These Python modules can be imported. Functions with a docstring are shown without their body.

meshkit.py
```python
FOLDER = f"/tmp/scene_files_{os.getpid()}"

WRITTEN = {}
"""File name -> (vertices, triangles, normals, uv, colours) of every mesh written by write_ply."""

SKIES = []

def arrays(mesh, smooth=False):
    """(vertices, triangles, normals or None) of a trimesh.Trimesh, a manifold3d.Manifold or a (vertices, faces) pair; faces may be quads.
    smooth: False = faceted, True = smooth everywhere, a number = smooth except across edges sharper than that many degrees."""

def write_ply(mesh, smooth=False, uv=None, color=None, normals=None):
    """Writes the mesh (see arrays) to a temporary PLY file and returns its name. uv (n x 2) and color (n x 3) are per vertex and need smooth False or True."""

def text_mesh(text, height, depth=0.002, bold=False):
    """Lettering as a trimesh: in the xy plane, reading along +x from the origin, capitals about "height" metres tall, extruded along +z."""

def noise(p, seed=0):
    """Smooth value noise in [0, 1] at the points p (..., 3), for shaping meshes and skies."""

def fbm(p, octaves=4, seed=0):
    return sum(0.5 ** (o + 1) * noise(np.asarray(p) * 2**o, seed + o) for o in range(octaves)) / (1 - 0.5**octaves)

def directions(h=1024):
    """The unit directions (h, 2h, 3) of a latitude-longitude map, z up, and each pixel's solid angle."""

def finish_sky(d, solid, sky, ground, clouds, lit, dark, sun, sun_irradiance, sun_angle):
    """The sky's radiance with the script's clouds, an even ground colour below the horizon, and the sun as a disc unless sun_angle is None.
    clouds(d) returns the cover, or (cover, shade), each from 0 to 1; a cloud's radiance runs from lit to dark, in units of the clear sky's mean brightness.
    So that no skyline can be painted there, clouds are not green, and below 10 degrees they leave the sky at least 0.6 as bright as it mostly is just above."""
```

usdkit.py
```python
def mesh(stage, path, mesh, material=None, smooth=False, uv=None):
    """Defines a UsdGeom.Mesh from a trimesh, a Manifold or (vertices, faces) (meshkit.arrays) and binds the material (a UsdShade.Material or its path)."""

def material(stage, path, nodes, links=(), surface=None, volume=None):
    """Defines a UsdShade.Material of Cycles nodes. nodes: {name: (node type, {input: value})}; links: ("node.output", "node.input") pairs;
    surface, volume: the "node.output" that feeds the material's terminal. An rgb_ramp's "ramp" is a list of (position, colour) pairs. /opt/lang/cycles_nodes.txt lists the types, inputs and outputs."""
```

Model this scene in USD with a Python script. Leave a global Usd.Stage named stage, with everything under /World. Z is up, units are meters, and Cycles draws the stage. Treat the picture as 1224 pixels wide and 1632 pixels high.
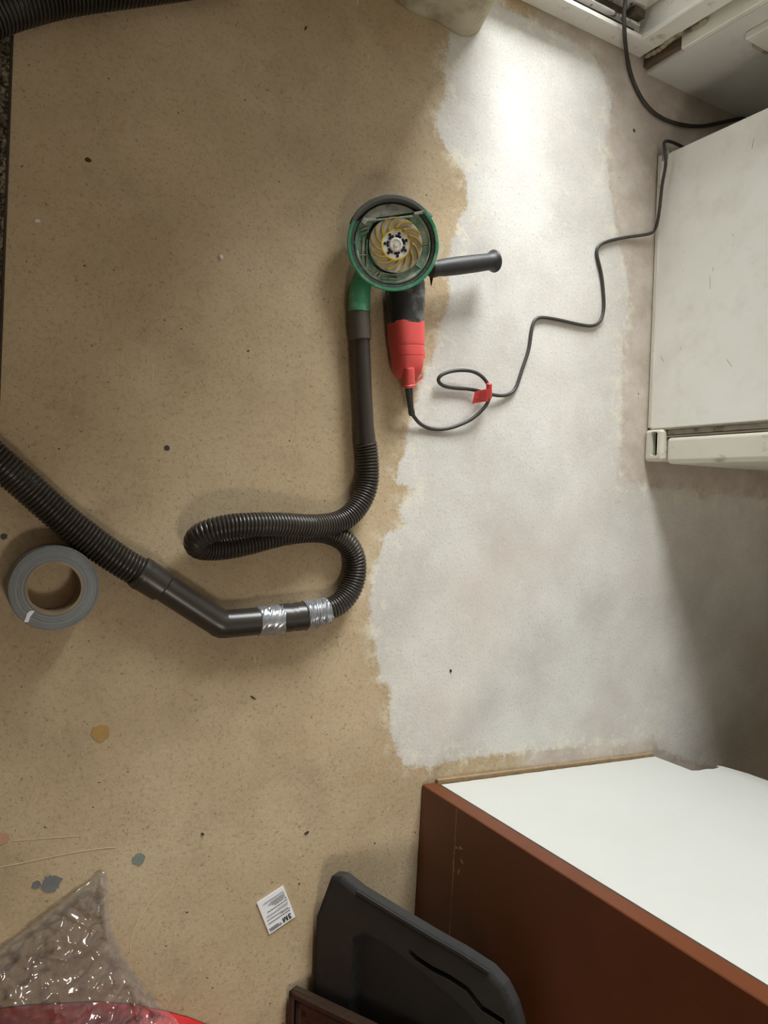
import math, random
import numpy as np, trimesh, shapely
from shapely.geometry import Polygon, LineString, Point
import usdkit, meshkit
from pxr import Usd, UsdGeom, UsdLux, UsdShade, Gf, Sdf

stage = Usd.Stage.CreateInMemory()
UsdGeom.SetStageUpAxis(stage, UsdGeom.Tokens.z)
UsdGeom.SetStageMetersPerUnit(stage, 1.0)
UsdGeom.Xform.Define(stage, '/World'); UsdGeom.Scope.Define(stage, '/World/Looks')

# ------------------------------------------------------------------ camera
W, H, FPX, HC = 1224, 1632, 1226.0, 1.2          # frame, focal length in pixels, camera height
NAD = np.array([-80.0, 770.0]); CC = np.array([W/2, H/2])
_d = np.array([NAD[0]-CC[0], -(NAD[1]-CC[1]), -FPX]); _d /= np.linalg.norm(_d)
_y = np.array([0, 1.0, 0]) - _d*_d[1]; _y /= np.linalg.norm(_y); _x = np.cross(_y, -_d)
RC = np.array([_x, _y, -_d])                      # camera -> world
cam = UsdGeom.Camera.Define(stage, '/World/camera')
M = np.eye(4); M[:3, :3] = RC.T; M[3, :3] = [0, 0, HC]
cam.AddTransformOp().Set(Gf.Matrix4d(*M.ravel().tolist()))
cam.CreateFocalLengthAttr(26.0); cam.CreateHorizontalApertureAttr(26.0*W/FPX); cam.CreateVerticalApertureAttr(26.0*H/FPX)
cam.CreateClippingRangeAttr(Gf.Vec2f(0.02, 50))
EXPOSURE = 0.1
cam.CreateExposureAttr(EXPOSURE)

# ------------------------------------------------------------------ lights
DAY, LAMP, SKY = 38.0, 31.0, 0.3
sky = UsdLux.DomeLight.Define(stage, '/World/sky'); sky.CreateIntensityAttr(SKY); sky.CreateColorAttr(Gf.Vec3f(0.8, 0.9, 1.0))
day = UsdLux.RectLight.Define(stage, '/World/daylight')     # daylight just outside the glazed door
day.CreateIntensityAttr(DAY); day.CreateColorAttr(Gf.Vec3f(0.97, 0.97, 1.0)); day.CreateWidthAttr(5.0); day.CreateHeightAttr(3.0)
day.AddTranslateOp().Set(Gf.Vec3d(1.3, 6.0, 2.7)); day.AddRotateXOp().Set(-90.0)     # -z turned to -y
lamp = UsdLux.SphereLight.Define(stage, '/World/ceiling_bulb')
lamp.CreateRadiusAttr(0.13); lamp.CreateIntensityAttr(LAMP); lamp.CreateColorAttr(Gf.Vec3f(1.0, 0.92, 0.81))
lamp.AddTranslateOp().Set(Gf.Vec3d(0.42, -0.98, 1.75))

# ------------------------------------------------------------------ helpers
def ray(p): return RC @ np.array([p[0]-CC[0], -(p[1]-CC[1]), -FPX])
O = np.array([0, 0, HC])
def F(px, py, z=0.0):
    r = ray((px, py)); return O + (z-HC)/r[2]*r
def X(px, py, x):
    r = ray((px, py)); return O + x/r[0]*r
def PL(px, py, p0, n):
    r = ray((px, py)); return O + ((p0-O)@n)/(r@n)*r
def S(r, g, b):
    c = np.array([r, g, b])/255.0
    return tuple(np.where(c <= 0.04045, c/12.92, ((c+0.055)/1.055)**2.4))

used = {}
def numbered(parent, name):
    k = used.get((parent, name), 0); used[(parent, name)] = k+1
    return name if k == 0 else f'{name}_{k:03d}'
def meta(p, label=None, cat=None, group=None, kind=None):
    for k, v in (('label', label), ('category', cat), ('group', group), ('kind', kind)):
        if v: p.SetCustomDataByKey(k, v)
class T:
    def __init__(s, path, origin): s.path, s.o = path, np.asarray(origin, float)
def thing(name, label, cat, loc, group=None, kind=None):
    path = '/World/'+numbered('/World', name)
    x = UsdGeom.Xform.Define(stage, path); x.AddTranslateOp().Set(Gf.Vec3d(*map(float, loc)))
    meta(x.GetPrim(), label, cat, group, kind)
    return T(path, loc)
def joinm(ms):
    out = []
    for m in ms if isinstance(ms, (list, tuple)) else [ms]:
        out.append(m if isinstance(m, trimesh.Trimesh) else trimesh.Trimesh(m[0], m[1], process=False))
    return out[0].copy() if len(out) == 1 else trimesh.util.concatenate(out)
def part(name, ms, mat, parent, smooth=35, label=None, kind=None):
    """meshes are in world coordinates; they are stored relative to the thing's base"""
    m = joinm(ms); m.apply_translation(-parent.o)
    path = parent.path+'/'+numbered(parent.path, name)
    p = usdkit.mesh(stage, path, m, mat, smooth=smooth)
    meta(p.GetPrim(), label, kind=kind)
    return T(path, parent.o)
def single(name, ms, mat, label=None, cat=None, smooth=35, group=None, kind=None):
    m = joinm(ms); path = '/World/'+numbered('/World', name)
    p = usdkit.mesh(stage, path, m, mat, smooth=smooth); meta(p.GetPrim(), label, cat, group, kind)
    return T(path, (0, 0, 0))

class Frame:                                     # local axes in plan
    def __init__(s, o, deg):
        a = math.radians(deg); s.o = np.asarray(o, float); s.M = np.eye(4)
        s.M[:3, :3] = [[math.cos(a), -math.sin(a), 0], [math.sin(a), math.cos(a), 0], [0, 0, 1]]; s.M[:3, 3] = s.o
    def __call__(s, m):
        if isinstance(m, trimesh.Trimesh): m = m.copy(); m.apply_transform(s.M); return m
        return s.M[:3, :3] @ np.asarray(m, float) + s.o
    def inv(s, p): return s.M[:3, :3].T @ (np.asarray(p, float)-s.o)
def bx(x0, x1, y0, y1, z0, z1):
    m = trimesh.creation.box((x1-x0, y1-y0, z1-z0)); m.apply_translation(((x0+x1)/2, (y0+y1)/2, (z0+z1)/2)); return m
_ico = trimesh.creation.icosphere(subdivisions=2).vertices
def rbox(x0, x1, y0, y1, z0, z1, r=0.004):
    pts = [np.array([x, y, z])+_ico*r for x in (x0+r, x1-r) for y in (y0+r, y1-r) for z in (z0+r, z1-r)]
    return trimesh.convex.convex_hull(np.vstack(pts))
def cbox(x0, x1, y0, y1, z0, z1, c=0.002):       # chamfered box
    pts = []
    for x, sx in ((x0, 1), (x1, -1)):
        for y, sy in ((y0, 1), (y1, -1)):
            for z, sz in ((z0, 1), (z1, -1)):
                pts += [(x+sx*c, y+sy*c, z), (x+sx*c, y, z+sz*c), (x, y+sy*c, z+sz*c)]
    return trimesh.convex.convex_hull(np.array(pts))
def spline(pts, n=None, ds=None):
    from scipy.interpolate import CubicSpline
    pts = np.asarray(pts, float); t = np.r_[0, np.cumsum(np.linalg.norm(np.diff(pts, axis=0), axis=1)**0.5)]
    cs = CubicSpline(t, pts); q = cs(np.linspace(0, t[-1], 2000))
    L = np.r_[0, np.cumsum(np.linalg.norm(np.diff(q, axis=0), axis=1))]
    n = n or max(8, int(L[-1]/ds)); s = np.linspace(0, L[-1], n)
    return np.stack([np.interp(s, L, q[:, k]) for k in range(q.shape[1])], 1), s
def tube(path, rad, sides=16, caps=True, squash=None):
    path = np.asarray(path, float); n = len(path); rad = np.broadcast_to(rad, n)
    tan = np.gradient(path, axis=0); tan /= np.linalg.norm(tan, axis=1, keepdims=True)
    u = np.cross(tan[0], [0, 0, 1.0]); u = np.array([1.0, 0, 0]) if np.linalg.norm(u) < 1e-3 else u/np.linalg.norm(u)
    a = np.linspace(0, 2*np.pi, sides, endpoint=False); V = np.empty((n, sides, 3))
    for i in range(n):
        u = u-tan[i]*(u@tan[i]); u /= np.linalg.norm(u); w = np.cross(tan[i], u)
        V[i] = path[i]+rad[i]*(np.cos(a)[:, None]*u+np.sin(a)[:, None]*w)
    return skin(V, caps)
def skin(V, caps=True):
    n, s, _ = V.shape; idx = np.arange(n*s).reshape(n, s); nx = np.roll(idx, -1, 1)
    q = np.stack([idx[:-1], nx[:-1], nx[1:], idx[1:]], -1).reshape(-1, 4)
    f = np.vstack([q[:, [0, 1, 2]], q[:, [0, 2, 3]]]); v = V.reshape(-1, 3)
    if caps:
        v = np.vstack([v, V[0].mean(0), V[-1].mean(0)]); c0, c1 = n*s, n*s+1
        f = np.vstack([f, [(c0, nx[0, i], idx[0, i]) for i in range(s)], [(c1, idx[-1, i], nx[-1, i]) for i in range(s)]])
    m = trimesh.Trimesh(v, f, process=False); 
    return m
def lathe(prof, seg=64, M=None, a0=0.0, a1=2*np.pi):
    """closed profile of (r, z) points turned about z"""
    prof = np.asarray(prof, float); full = abs(a1-a0-2*np.pi) < 1e-6; n = len(prof)
    an = np.linspace(a0, a1, seg, endpoint=not full)
    v = np.stack([np.outer(np.cos(an), prof[:, 0]), np.outer(np.sin(an), prof[:, 0]), np.tile(prof[:, 1], (len(an), 1))], -1)
    fs = []; m = len(an)
    for i in range(m if full else m-1):
        j = (i+1) % m
        for k in range(n):
            l = (k+1) % n
            fs += [(i*n+k, j*n+k, j*n+l), (i*n+k, j*n+l, i*n+l)]
    v = v.reshape(-1, 3)
    if not full:
        tri = trimesh.creation.triangulate_polygon(Polygon(prof), engine='earcut')[1]
        fs += [tuple(t[::-1]) for t in tri]+[tuple(t+(m-1)*n) for t in tri]
    t = trimesh.Trimesh(v, fs, process=False); t.merge_vertices(); t.update_faces(t.nondegenerate_faces()); t.fix_normals()
    if M is not None: t.apply_transform(M)
    return t
def prism(poly, h, M=None):
    m = trimesh.creation.extrude_polygon(poly if isinstance(poly, Polygon) else Polygon(poly), h, engine='earcut')
    if M is not None: m.apply_transform(M)
    return m
def basis(o, u, v, w):
    M = np.eye(4); M[:3, 0], M[:3, 1], M[:3, 2], M[:3, 3] = u, v, w, o; return M
def loft_axis(a, b, secs):
    """rings along a->b; secs: (t, half width, half height, exponent, dx, dz); width is horizontal"""
    a, b = np.asarray(a, float), np.asarray(b, float); t_ = (b-a)/np.linalg.norm(b-a)
    u = np.cross(t_, [0, 0, 1.0]); u /= np.linalg.norm(u); w = np.cross(u, t_); L = np.linalg.norm(b-a)
    an = np.linspace(0, 2*np.pi, 40, endpoint=False); V = []
    for t, hw, hh, e, dx, dz in secs:
        ca, sa = np.cos(an), np.sin(an)
        V.append(a+t_*L*t+u*(dx)+w*dz+np.outer(np.sign(ca)*np.abs(ca)**e*hw, u)+np.outer(np.sign(sa)*np.abs(sa)**e*hh, w))
    m = skin(np.array(V)); m.fix_normals(); return m

# ------------------------------------------------------------------ materials
LK = '/World/Looks/'
def mat(name, c1, c2=None, rough=0.5, scale=12, detail=4, bump=0.0, bscale=None, metal=0.0, dirt=None, dirt_amt=(0.55, 0.75), dscale=8,
        stretch=None, spec=0.5, specks=None, coat=0.0, distort=0.0, rvar=0.0):
    c2 = c2 or c1
    n = {'g': ('geometry', {}), 'n1': ('noise_texture', {'scale': scale, 'detail': detail, 'roughness': 0.6, 'distortion': distort}),
         'r1': ('rgb_ramp', {'ramp': [(0.3, c1), (0.7, c2)]}),
         'p': ('principled_bsdf', {'roughness': rough, 'metallic': metal, 'specular_ior_level': spec, 'coat_weight': coat})}
    l = []
    src = 'g.position'
    if stretch:
        n['mp'] = ('mapping', {'scale': stretch}); l.append(('g.position', 'mp.vector')); src = 'mp.vector'
    l += [(src, 'n1.vector'), ('n1.fac', 'r1.fac')]; out = 'r1.color'
    if dirt:
        n['n2'] = ('noise_texture', {'scale': dscale, 'detail': 7, 'roughness': 0.65}); n['m2'] = ('map_range', {'from_min': dirt_amt[0], 'from_max': dirt_amt[1], 'clamp': True})
        n['x2'] = ('mix', {'color2': dirt}); l += [(src, 'n2.vector'), ('n2.fac', 'm2.value'), ('m2.result', 'x2.fac'), (out, 'x2.color1')]; out = 'x2.color'
    if specks:
        n['n3'] = ('noise_texture', {'scale': specks[1], 'detail': 3, 'roughness': 0.6}); n['m3'] = ('map_range', {'from_min': specks[2], 'from_max': specks[2]+0.05, 'clamp': True})
        n['x3'] = ('mix', {'color2': specks[0]}); l += [('g.position', 'n3.vector'), ('n3.fac', 'm3.value'), ('m3.result', 'x3.fac'), (out, 'x3.color1')]; out = 'x3.color'
    l.append((out, 'p.base_color'))
    if rvar:
        n['mr'] = ('map_range', {'from_min': 0.3, 'from_max': 0.7, 'to_min': rough-rvar, 'to_max': rough+rvar, 'clamp': True}); l += [('n1.fac', 'mr.value'), ('mr.result', 'p.roughness')]
    if bump:
        n['nb'] = ('noise_texture', {'scale': bscale or scale*4, 'detail': 5, 'roughness': 0.6}); n['b'] = ('bump', {'strength': bump, 'distance': 0.002})
        l += [(src, 'nb.vector'), ('nb.fac', 'b.height'), ('b.normal', 'p.normal')]
    return usdkit.material(stage, LK+name, n, l, surface='p.BSDF')

M_white_wall = mat('painted_wall', S(218, 216, 210), S(230, 228, 222), 0.6, 6, bump=0.25, bscale=60, dirt=S(184, 180, 172), dirt_amt=(0.58, 0.8))
M_drab_wall = mat('drab_wall_paint', S(150, 140, 124), S(162, 152, 136), 0.7, 4)
M_ceiling = mat('ceiling_paint', S(180, 172, 160), None, 0.8)
M_frame = mat('frame_paint', S(230, 227, 216), S(238, 236, 228), 0.45, 14, bump=0.15, bscale=90, dirt=S(120, 108, 90), dirt_amt=(0.6, 0.78), dscale=22)
M_track = mat('dirty_track', S(226, 224, 218), S(205, 200, 192), 0.4, 20, dirt=S(52, 44, 36), dirt_amt=(0.56, 0.64), dscale=38)
M_dirt = mat('track_dirt', S(60, 50, 40), S(96, 84, 70), 0.9, 40, bump=0.5)
M_rotwood = mat('bare_wood', S(92, 74, 58), S(122, 102, 82), 0.85, 30, bump=0.5, stretch=(4, 4, 0.6))
M_caulk = mat('old_caulk', S(186, 176, 150), S(160, 148, 122), 0.7, 30, bump=0.4, dirt=S(96, 84, 66), dirt_amt=(0.5, 0.66), dscale=40)
M_fridge = mat('fridge_enamel', S(240, 239, 232), S(232, 230, 220), 0.34, 5, dirt=S(214, 210, 198), dirt_amt=(0.52, 0.90), dscale=11, specks=(S(120, 112, 98), 90, 0.74), bump=0.04, bscale=300)
M_gasket = mat('door_gasket', S(172, 166, 150), S(140, 134, 118), 0.6, 30, dirt=S(90, 82, 66), dirt_amt=(0.55, 0.7), dscale=30)
M_fdoor = mat('door_enamel', S(220, 216, 202), S(206, 201, 184), 0.36, 8, dirt=S(120, 108, 84), dirt_amt=(0.58, 0.74), dscale=26, stretch=(1, 1, 0.5))
M_seam = mat('seam_shadow_rubber', S(112, 106, 92), S(134, 128, 112), 0.7)
M_lam = mat('white_laminate', S(206, 206, 200), S(200, 199, 192), 0.5, 3)
M_chip = mat('chipboard_edge', S(164, 140, 106), S(140, 116, 84), 0.8, 80, bump=0.4)
M_brown = mat('brown_hardboard', S(112, 58, 28), S(94, 48, 22), 0.45, 3, dirt=S(118, 84, 60), dirt_amt=(0.62, 0.9), dscale=6, specks=(S(170, 140, 110), 160, 0.74), rvar=0.08)
M_scuff = mat('scuff', S(150, 118, 92), S(120, 84, 60), 0.7, 60)
M_hose = mat('hose_plastic', S(52, 47, 41), S(62, 56, 49), 0.32, 20, bump=0.05, bscale=200)
M_hose3 = mat('dark_hose_plastic', S(30, 27, 23), S(38, 34, 29), 0.36, 20)
M_hose2 = mat('hose_dusty', S(74, 69, 61), S(88, 82, 72), 0.42, 20, bump=0.05, bscale=200)
M_pipe = mat('pipe_plastic', S(52, 47, 41), S(60, 55, 48), 0.33, 10, specks=(S(170, 165, 150), 220, 0.76))
M_tapewrap = mat('duct_tape_foil', S(160, 163, 168), S(190, 192, 196), 0.28, 20, metal=0.65, bump=0.9, bscale=28, stretch=(1.0, 0.6, 1))
M_roll = mat('tape_roll_side', S(122, 125, 126), S(134, 136, 136), 0.5, 30)
M_rollface = mat('tape_roll_outside', S(140, 146, 152), S(128, 134, 140), 0.35, 10)
M_core = mat('cardboard_core', S(138, 120, 96), S(156, 138, 110), 0.85, 50)
M_white = mat('white_paper', S(240, 240, 242), None, 0.6)
M_scrap = mat('white_scraps', S(226, 222, 212), None, 0.7)
M_print = mat('grey_print', S(120, 120, 126), None, 0.7)
M_print2 = mat('pale_print', S(176, 178, 186), None, 0.7)
M_black_ink = mat('black_ink', S(34, 34, 36), None, 0.6)
M_green = mat('green_plastic', S(56, 138, 98), S(72, 150, 112), 0.42, 16, dirt=S(164, 182, 164), dirt_amt=(0.50, 0.76), dscale=34, bump=0.06)
M_gdust = mat('dusty_green_plastic', S(78, 134, 106), S(122, 150, 130), 0.75, 26, dirt=S(186, 190, 176), dirt_amt=(0.42, 0.66), dscale=48)
M_greydust = mat('dusty_grey_plastic', S(146, 148, 140), S(172, 172, 162), 0.8, 40, dirt=S(98, 102, 96), dirt_amt=(0.5, 0.66), dscale=70, bump=0.3, bscale=150)
M_brush = mat('brush_bristles', S(62, 66, 62), S(94, 98, 92), 0.85, 200, bump=0.8, bscale=400)
M_rubber = mat('dark_rubber', S(88, 89, 86), S(108, 108, 103), 0.7, 40)
M_tool = mat('black_tool_plastic', S(42, 41, 41), S(54, 52, 51), 0.45, 20, dirt=S(160, 156, 148), dirt_amt=(0.52, 0.85), dscale=26, bump=0.1, bscale=120)
M_grip = mat('black_rubber_grip', S(38, 36, 34), S(50, 47, 44), 0.5, 20, bump=0.1, bscale=160)
M_red = mat('red_tool_plastic', S(214, 80, 76), S(224, 90, 84), 0.45, 12, bump=0.05, bscale=120)
M_steel = mat('dusty_steel', S(226, 224, 216), S(184, 182, 174), 0.38, 40, metal=0.35, bump=0.2, bscale=100)
M_hub = mat('hub_steel', S(234, 231, 222), S(216, 212, 202), 0.5, 30, metal=0.1)
M_gold = mat('gold_segment', S(206, 176, 84), S(176, 146, 66), 0.45, 60, metal=0.45, bump=0.3)
M_yellow = mat('yellow_ring', S(222, 196, 60), S(206, 176, 44), 0.4, 30, metal=0.3)
M_hole = mat('black_slot', S(22, 22, 22), None, 0.7)
M_cord = mat('cord_rubber', S(54, 51, 46), S(66, 62, 56), 0.5, 30)
M_tag = mat('red_tag', S(226, 84, 78), S(216, 70, 66), 0.4, 30)
M_tagprint = mat('dark_red_print', S(150, 56, 56), None, 0.6)
M_mould = mat('black_moulded_plastic', S(40, 39, 38), S(50, 49, 47), 0.6, 9, bump=0.5, bscale=420, specks=(S(140, 136, 130), 180, 0.77))
M_darkwood = mat('dark_stained_wood', S(62, 46, 34), S(48, 34, 26), 0.45, 30, stretch=(1, 1, 8))
M_cloth = mat('curtain_cloth', S(200, 192, 168), S(184, 174, 148), 0.9, 14, bump=0.5, bscale=900, dirt=S(150, 138, 110), dirt_amt=(0.5, 0.7), dscale=14)
M_redcloth = mat('red_plastic_bag', S(206, 44, 44), S(188, 34, 36), 0.45, 10, bump=0.3, bscale=60)
M_binding = mat('rug_binding', S(66, 56, 42), S(54, 44, 34), 0.85, 80, bump=0.4)
M_mat = usdkit.material(stage, LK+'woven_rug', {
    'g': ('geometry', {}), 'mp': ('mapping', {'rotation': (0, 0, 1.05)}), 'w': ('noise_texture', {'scale': 260, 'detail': 2}),
    'n': ('noise_texture', {'scale': 34, 'detail': 5}), 'x': ('rgb_ramp', {'ramp': [(0.40, S(40, 34, 26)), (0.5, S(98, 88, 70)), (0.62, S(138, 126, 104))]}),
    'n2': ('rgb_ramp', {'ramp': [(0.4, (0.35, 0.33, 0.3)), (0.6, (1, 1, 1))]}), 'm': ('mix', {'mix_type': 'multiply', 'fac': 1.0}),
    'b': ('bump', {'strength': 0.7, 'distance': 0.002}), 'p': ('principled_bsdf', {'roughness': 0.9})},
    [('g.position', 'mp.vector'), ('mp.vector', 'w.vector'), ('g.position', 'n.vector'), ('w.fac', 'x.fac'), ('n.fac', 'n2.fac'), ('x.color', 'm.color1'), ('n2.color', 'm.color2'),
     ('m.color', 'p.base_color'), ('w.fac', 'b.height'), ('b.normal', 'p.normal')], surface='p.BSDF')
M_glass = usdkit.material(stage, LK+'window_glass', {'f': ('fresnel', {'IOR': 1.45}), 't': ('transparent_bsdf', {'color': (0.96, 0.98, 0.97)}), 'g': ('glossy_bsdf', {'roughness': 0.02}), 'm': ('mix_closure', {})},
    [('f.fac', 'm.fac'), ('t.BSDF', 'm.closure1'), ('g.BSDF', 'm.closure2')], surface='m.closure')
M_film = usdkit.material(stage, LK+'clear_plastic_film', {
    'g': ('geometry', {}), 'n': ('noise_texture', {'scale': 26, 'detail': 4, 'roughness': 0.55, 'distortion': 1.2, 'type': 'ridged_multifractal'}), 'b': ('bump', {'strength': 0.55, 'distance': 0.006}),
    'f': ('fresnel', {'IOR': 1.75}), 't': ('transparent_bsdf', {'color': (0.97, 0.97, 0.975)}), 'gl': ('glossy_bsdf', {'roughness': 0.09, 'color': (1, 1, 1)}),
    'd': ('diffuse_bsdf', {'color': (0.62, 0.60, 0.60)}), 'm0': ('mix_closure', {'fac': 0.13}), 'm': ('mix_closure', {})},
    [('g.position', 'n.vector'), ('n.fac', 'b.height'), ('b.normal', 'gl.normal'), ('b.normal', 'd.normal'), ('t.BSDF', 'm0.closure1'), ('d.BSDF', 'm0.closure2'),
     ('f.fac', 'm.fac'), ('m0.closure', 'm.closure1'), ('gl.BSDF', 'm.closure2')], surface='m.closure')

# ------------------------------------------------------------------ floor
GROUND = [(690, -60), (716, 40), (714, 70), (708, 100), (712, 150), (694, 182), (690, 196), (700, 214), (712, 240), (730, 262), (744, 292), (744, 330), (730, 352), (712, 420), (716, 470), (700, 520),
          (690, 560), (668, 620), (655, 670), (645, 710), (634, 745), (634, 768), (660, 782), (642, 796), (636, 815), (648, 835), (612, 852), (604, 885), (592, 920), (588, 965), (590, 1000), (600, 1050),
          (606, 1085), (622, 1100), (620, 1130), (620, 1160), (632, 1195), (642, 1222), (690, 1222), (720, 1212), (800, 1202), (900, 1192), (985, 1190), (1040, 1172), (1052, 1196), (1110, 1215), (1300, 1270), (1330, 820),
          (1224, 796), (1150, 788), (1135, 786), (1118, 796), (1100, 780), (1046, 778), (1034, 776), (1022, 768), (1000, 768), (986, 742), (990, 690), (992, 620), (990, 560), (1002, 520), (1000, 440),
          (985, 380), (972, 300), (966, 225), (975, 170), (962, 120), (944, 84), (900, 58), (850, 34), (800, 10), (770, -60)]
gp = Polygon([tuple(F(*p)[:2]) for p in GROUND]).buffer(0)
xs = np.r_[-1.9, -1.2, -0.6, -0.3, np.arange(-0.1, 2.0, 0.008), 2.3, 2.7]
ys = np.r_[-2.6, -2.0, -1.5, np.arange(-1.3, 1.05, 0.008), 1.25]
gx, gy = np.meshgrid(xs, ys, indexing='xy'); pts = shapely.points(gx.ravel(), gy.ravel())
inside = shapely.contains_xy(gp, gx.ravel(), gy.ravel()); dist = shapely.distance(gp.boundary, pts)
sd = np.where(inside, dist, -dist)
# how worn the unground rim is: brownish round the appliance and along the cupboard and door, tan elsewhere
zone = np.clip((gx.ravel()-0.98)/0.06, 0, 1)
nx_, ny_ = len(xs), len(ys); idx = np.arange(nx_*ny_).reshape(ny_, nx_)
q = np.stack([idx[:-1, :-1], idx[:-1, 1:], idx[1:, 1:], idx[1:, :-1]], -1).reshape(-1, 4)
fv = np.stack([gx.ravel(), gy.ravel(), np.zeros(nx_*ny_)], 1); ff = np.vstack([q[:, [0, 1, 2]], q[:, [0, 2, 3]]])
def N(scale, detail=4, rough=0.55, **k): return ('noise_texture', {'scale': scale, 'detail': detail, 'roughness': rough, **k})
def MR(a, b, c=0.0, d=1.0): return ('map_range', {'from_min': a, 'from_max': b, 'to_min': c, 'to_max': d, 'clamp': True})
def MA(op, v2=0.5, v1=0.5): return ('math', {'math_type': op, 'value1': v1, 'value2': v2})
fn = {'g': ('geometry', {}), 'sd': ('attribute', {'attribute': 'ground_distance'}), 'zn': ('attribute', {'attribute': 'worn_zone'}),
      'na': N(38, 5, 0.65), 'nb': N(170, 3), 'sa': MA('multiply_add', 0.032), 'sb': MA('multiply_add', 0.018), 'mask': MR(0.0215, 0.0295),
      # coated concrete
      'c1': N(4.5, 6, 0.6), 'cr': ('rgb_ramp', {'ramp': [(0.32, S(180, 158, 125)), (0.5, S(191, 169, 136)), (0.68, S(202, 181, 149))]}),
      'c2': N(110, 6, 0.75), 'c2m': MR(0.50, 0.78, 0, 0.6), 'cx': ('mix', {'color2': S(146, 122, 88)}),
      'c3': N(230, 4, 0.65, distortion=1.2), 'c3m': MR(0.58, 0.68, 0, 0.7), 'cy': ('mix', {'color2': S(112, 95, 72)}), 'c6': N(7, 6, 0.7), 'c6m': MR(0.52, 0.72, 0, 0.5), 'cv': ('mix', {'color2': S(158, 140, 112)}), 'c7': N(42, 5, 0.7, distortion=2.0), 'c7m': MR(0.66, 0.72, 0, 0.6), 'cu': ('mix', {'color2': S(120, 102, 78)}),
      'c4': N(120, 2, 0.5), 'c4m': MR(0.73, 0.76), 'cz': ('mix', {'color2': S(52, 42, 34)}),
      'mps': ('mapping', {'rotation': (0, 0, 0.6), 'scale': (1, 0.25, 1)}), 'c5': N(95, 3, 0.6, distortion=1.5), 'c5m': MR(0.69, 0.73, 0, 0.8), 'cw': ('mix', {'color2': S(212, 192, 158)}),
      # worn brown rim
      'br': ('rgb_ramp', {'ramp': [(0.35, S(184, 170, 156)), (0.65, S(208, 197, 185))]}), 'bn': N(16, 6, 0.65), 'bx': ('mix', {}),
      # ground concrete
      'g1': N(5, 7, 0.62), 'gr': ('rgb_ramp', {'ramp': [(0.34, S(198, 192, 184)), (0.5, S(210, 205, 197)), (0.66, S(220, 216, 209))]}),
      'g2': N(48, 5, 0.65), 'g2m': MR(0.60, 0.74, 0, 0.55), 'gx': ('mix', {'color2': S(228, 226, 220)}),
      'g3': N(210, 4, 0.6), 'g3m': MR(0.54, 0.74, 0, 0.6), 'gy': ('mix', {'color2': S(164, 158, 150)}),
      'g4': N(3.1, 3, 0.5), 'g4m': MR(0.54, 0.72, 0, 0.5), 'gz': ('mix', {'color2': S(206, 190, 180)}),
      # pale chalky residue along the edge
      'h1': MR(-0.035, 0.004), 'h2': MR(0.022, 0.05, 1, 0), 'h3': N(30, 6, 0.75), 'h3m': MR(0.50, 0.60, 0, 0.75), 'hh': MA('multiply'), 'hk': MA('multiply'), 'hx': ('mix', {'color2': S(226, 219, 198)}),
      'fin': ('mix', {}), 'p': ('principled_bsdf', {'roughness': 0.62, 'specular_ior_level': 0.35}),
      'rr': ('mix_float', {'a': 0.5, 'b': 0.8}), 'bp': ('bump', {'strength': 0.25, 'distance': 0.002}), 'bs': MA('add')}
fl = [('g.position', k+'.vector') for k in ('na', 'nb', 'c1', 'c2', 'c3', 'c4', 'c6', 'c7', 'bn', 'g1', 'g2', 'g3', 'g4', 'h3', 'mps')]
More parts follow.
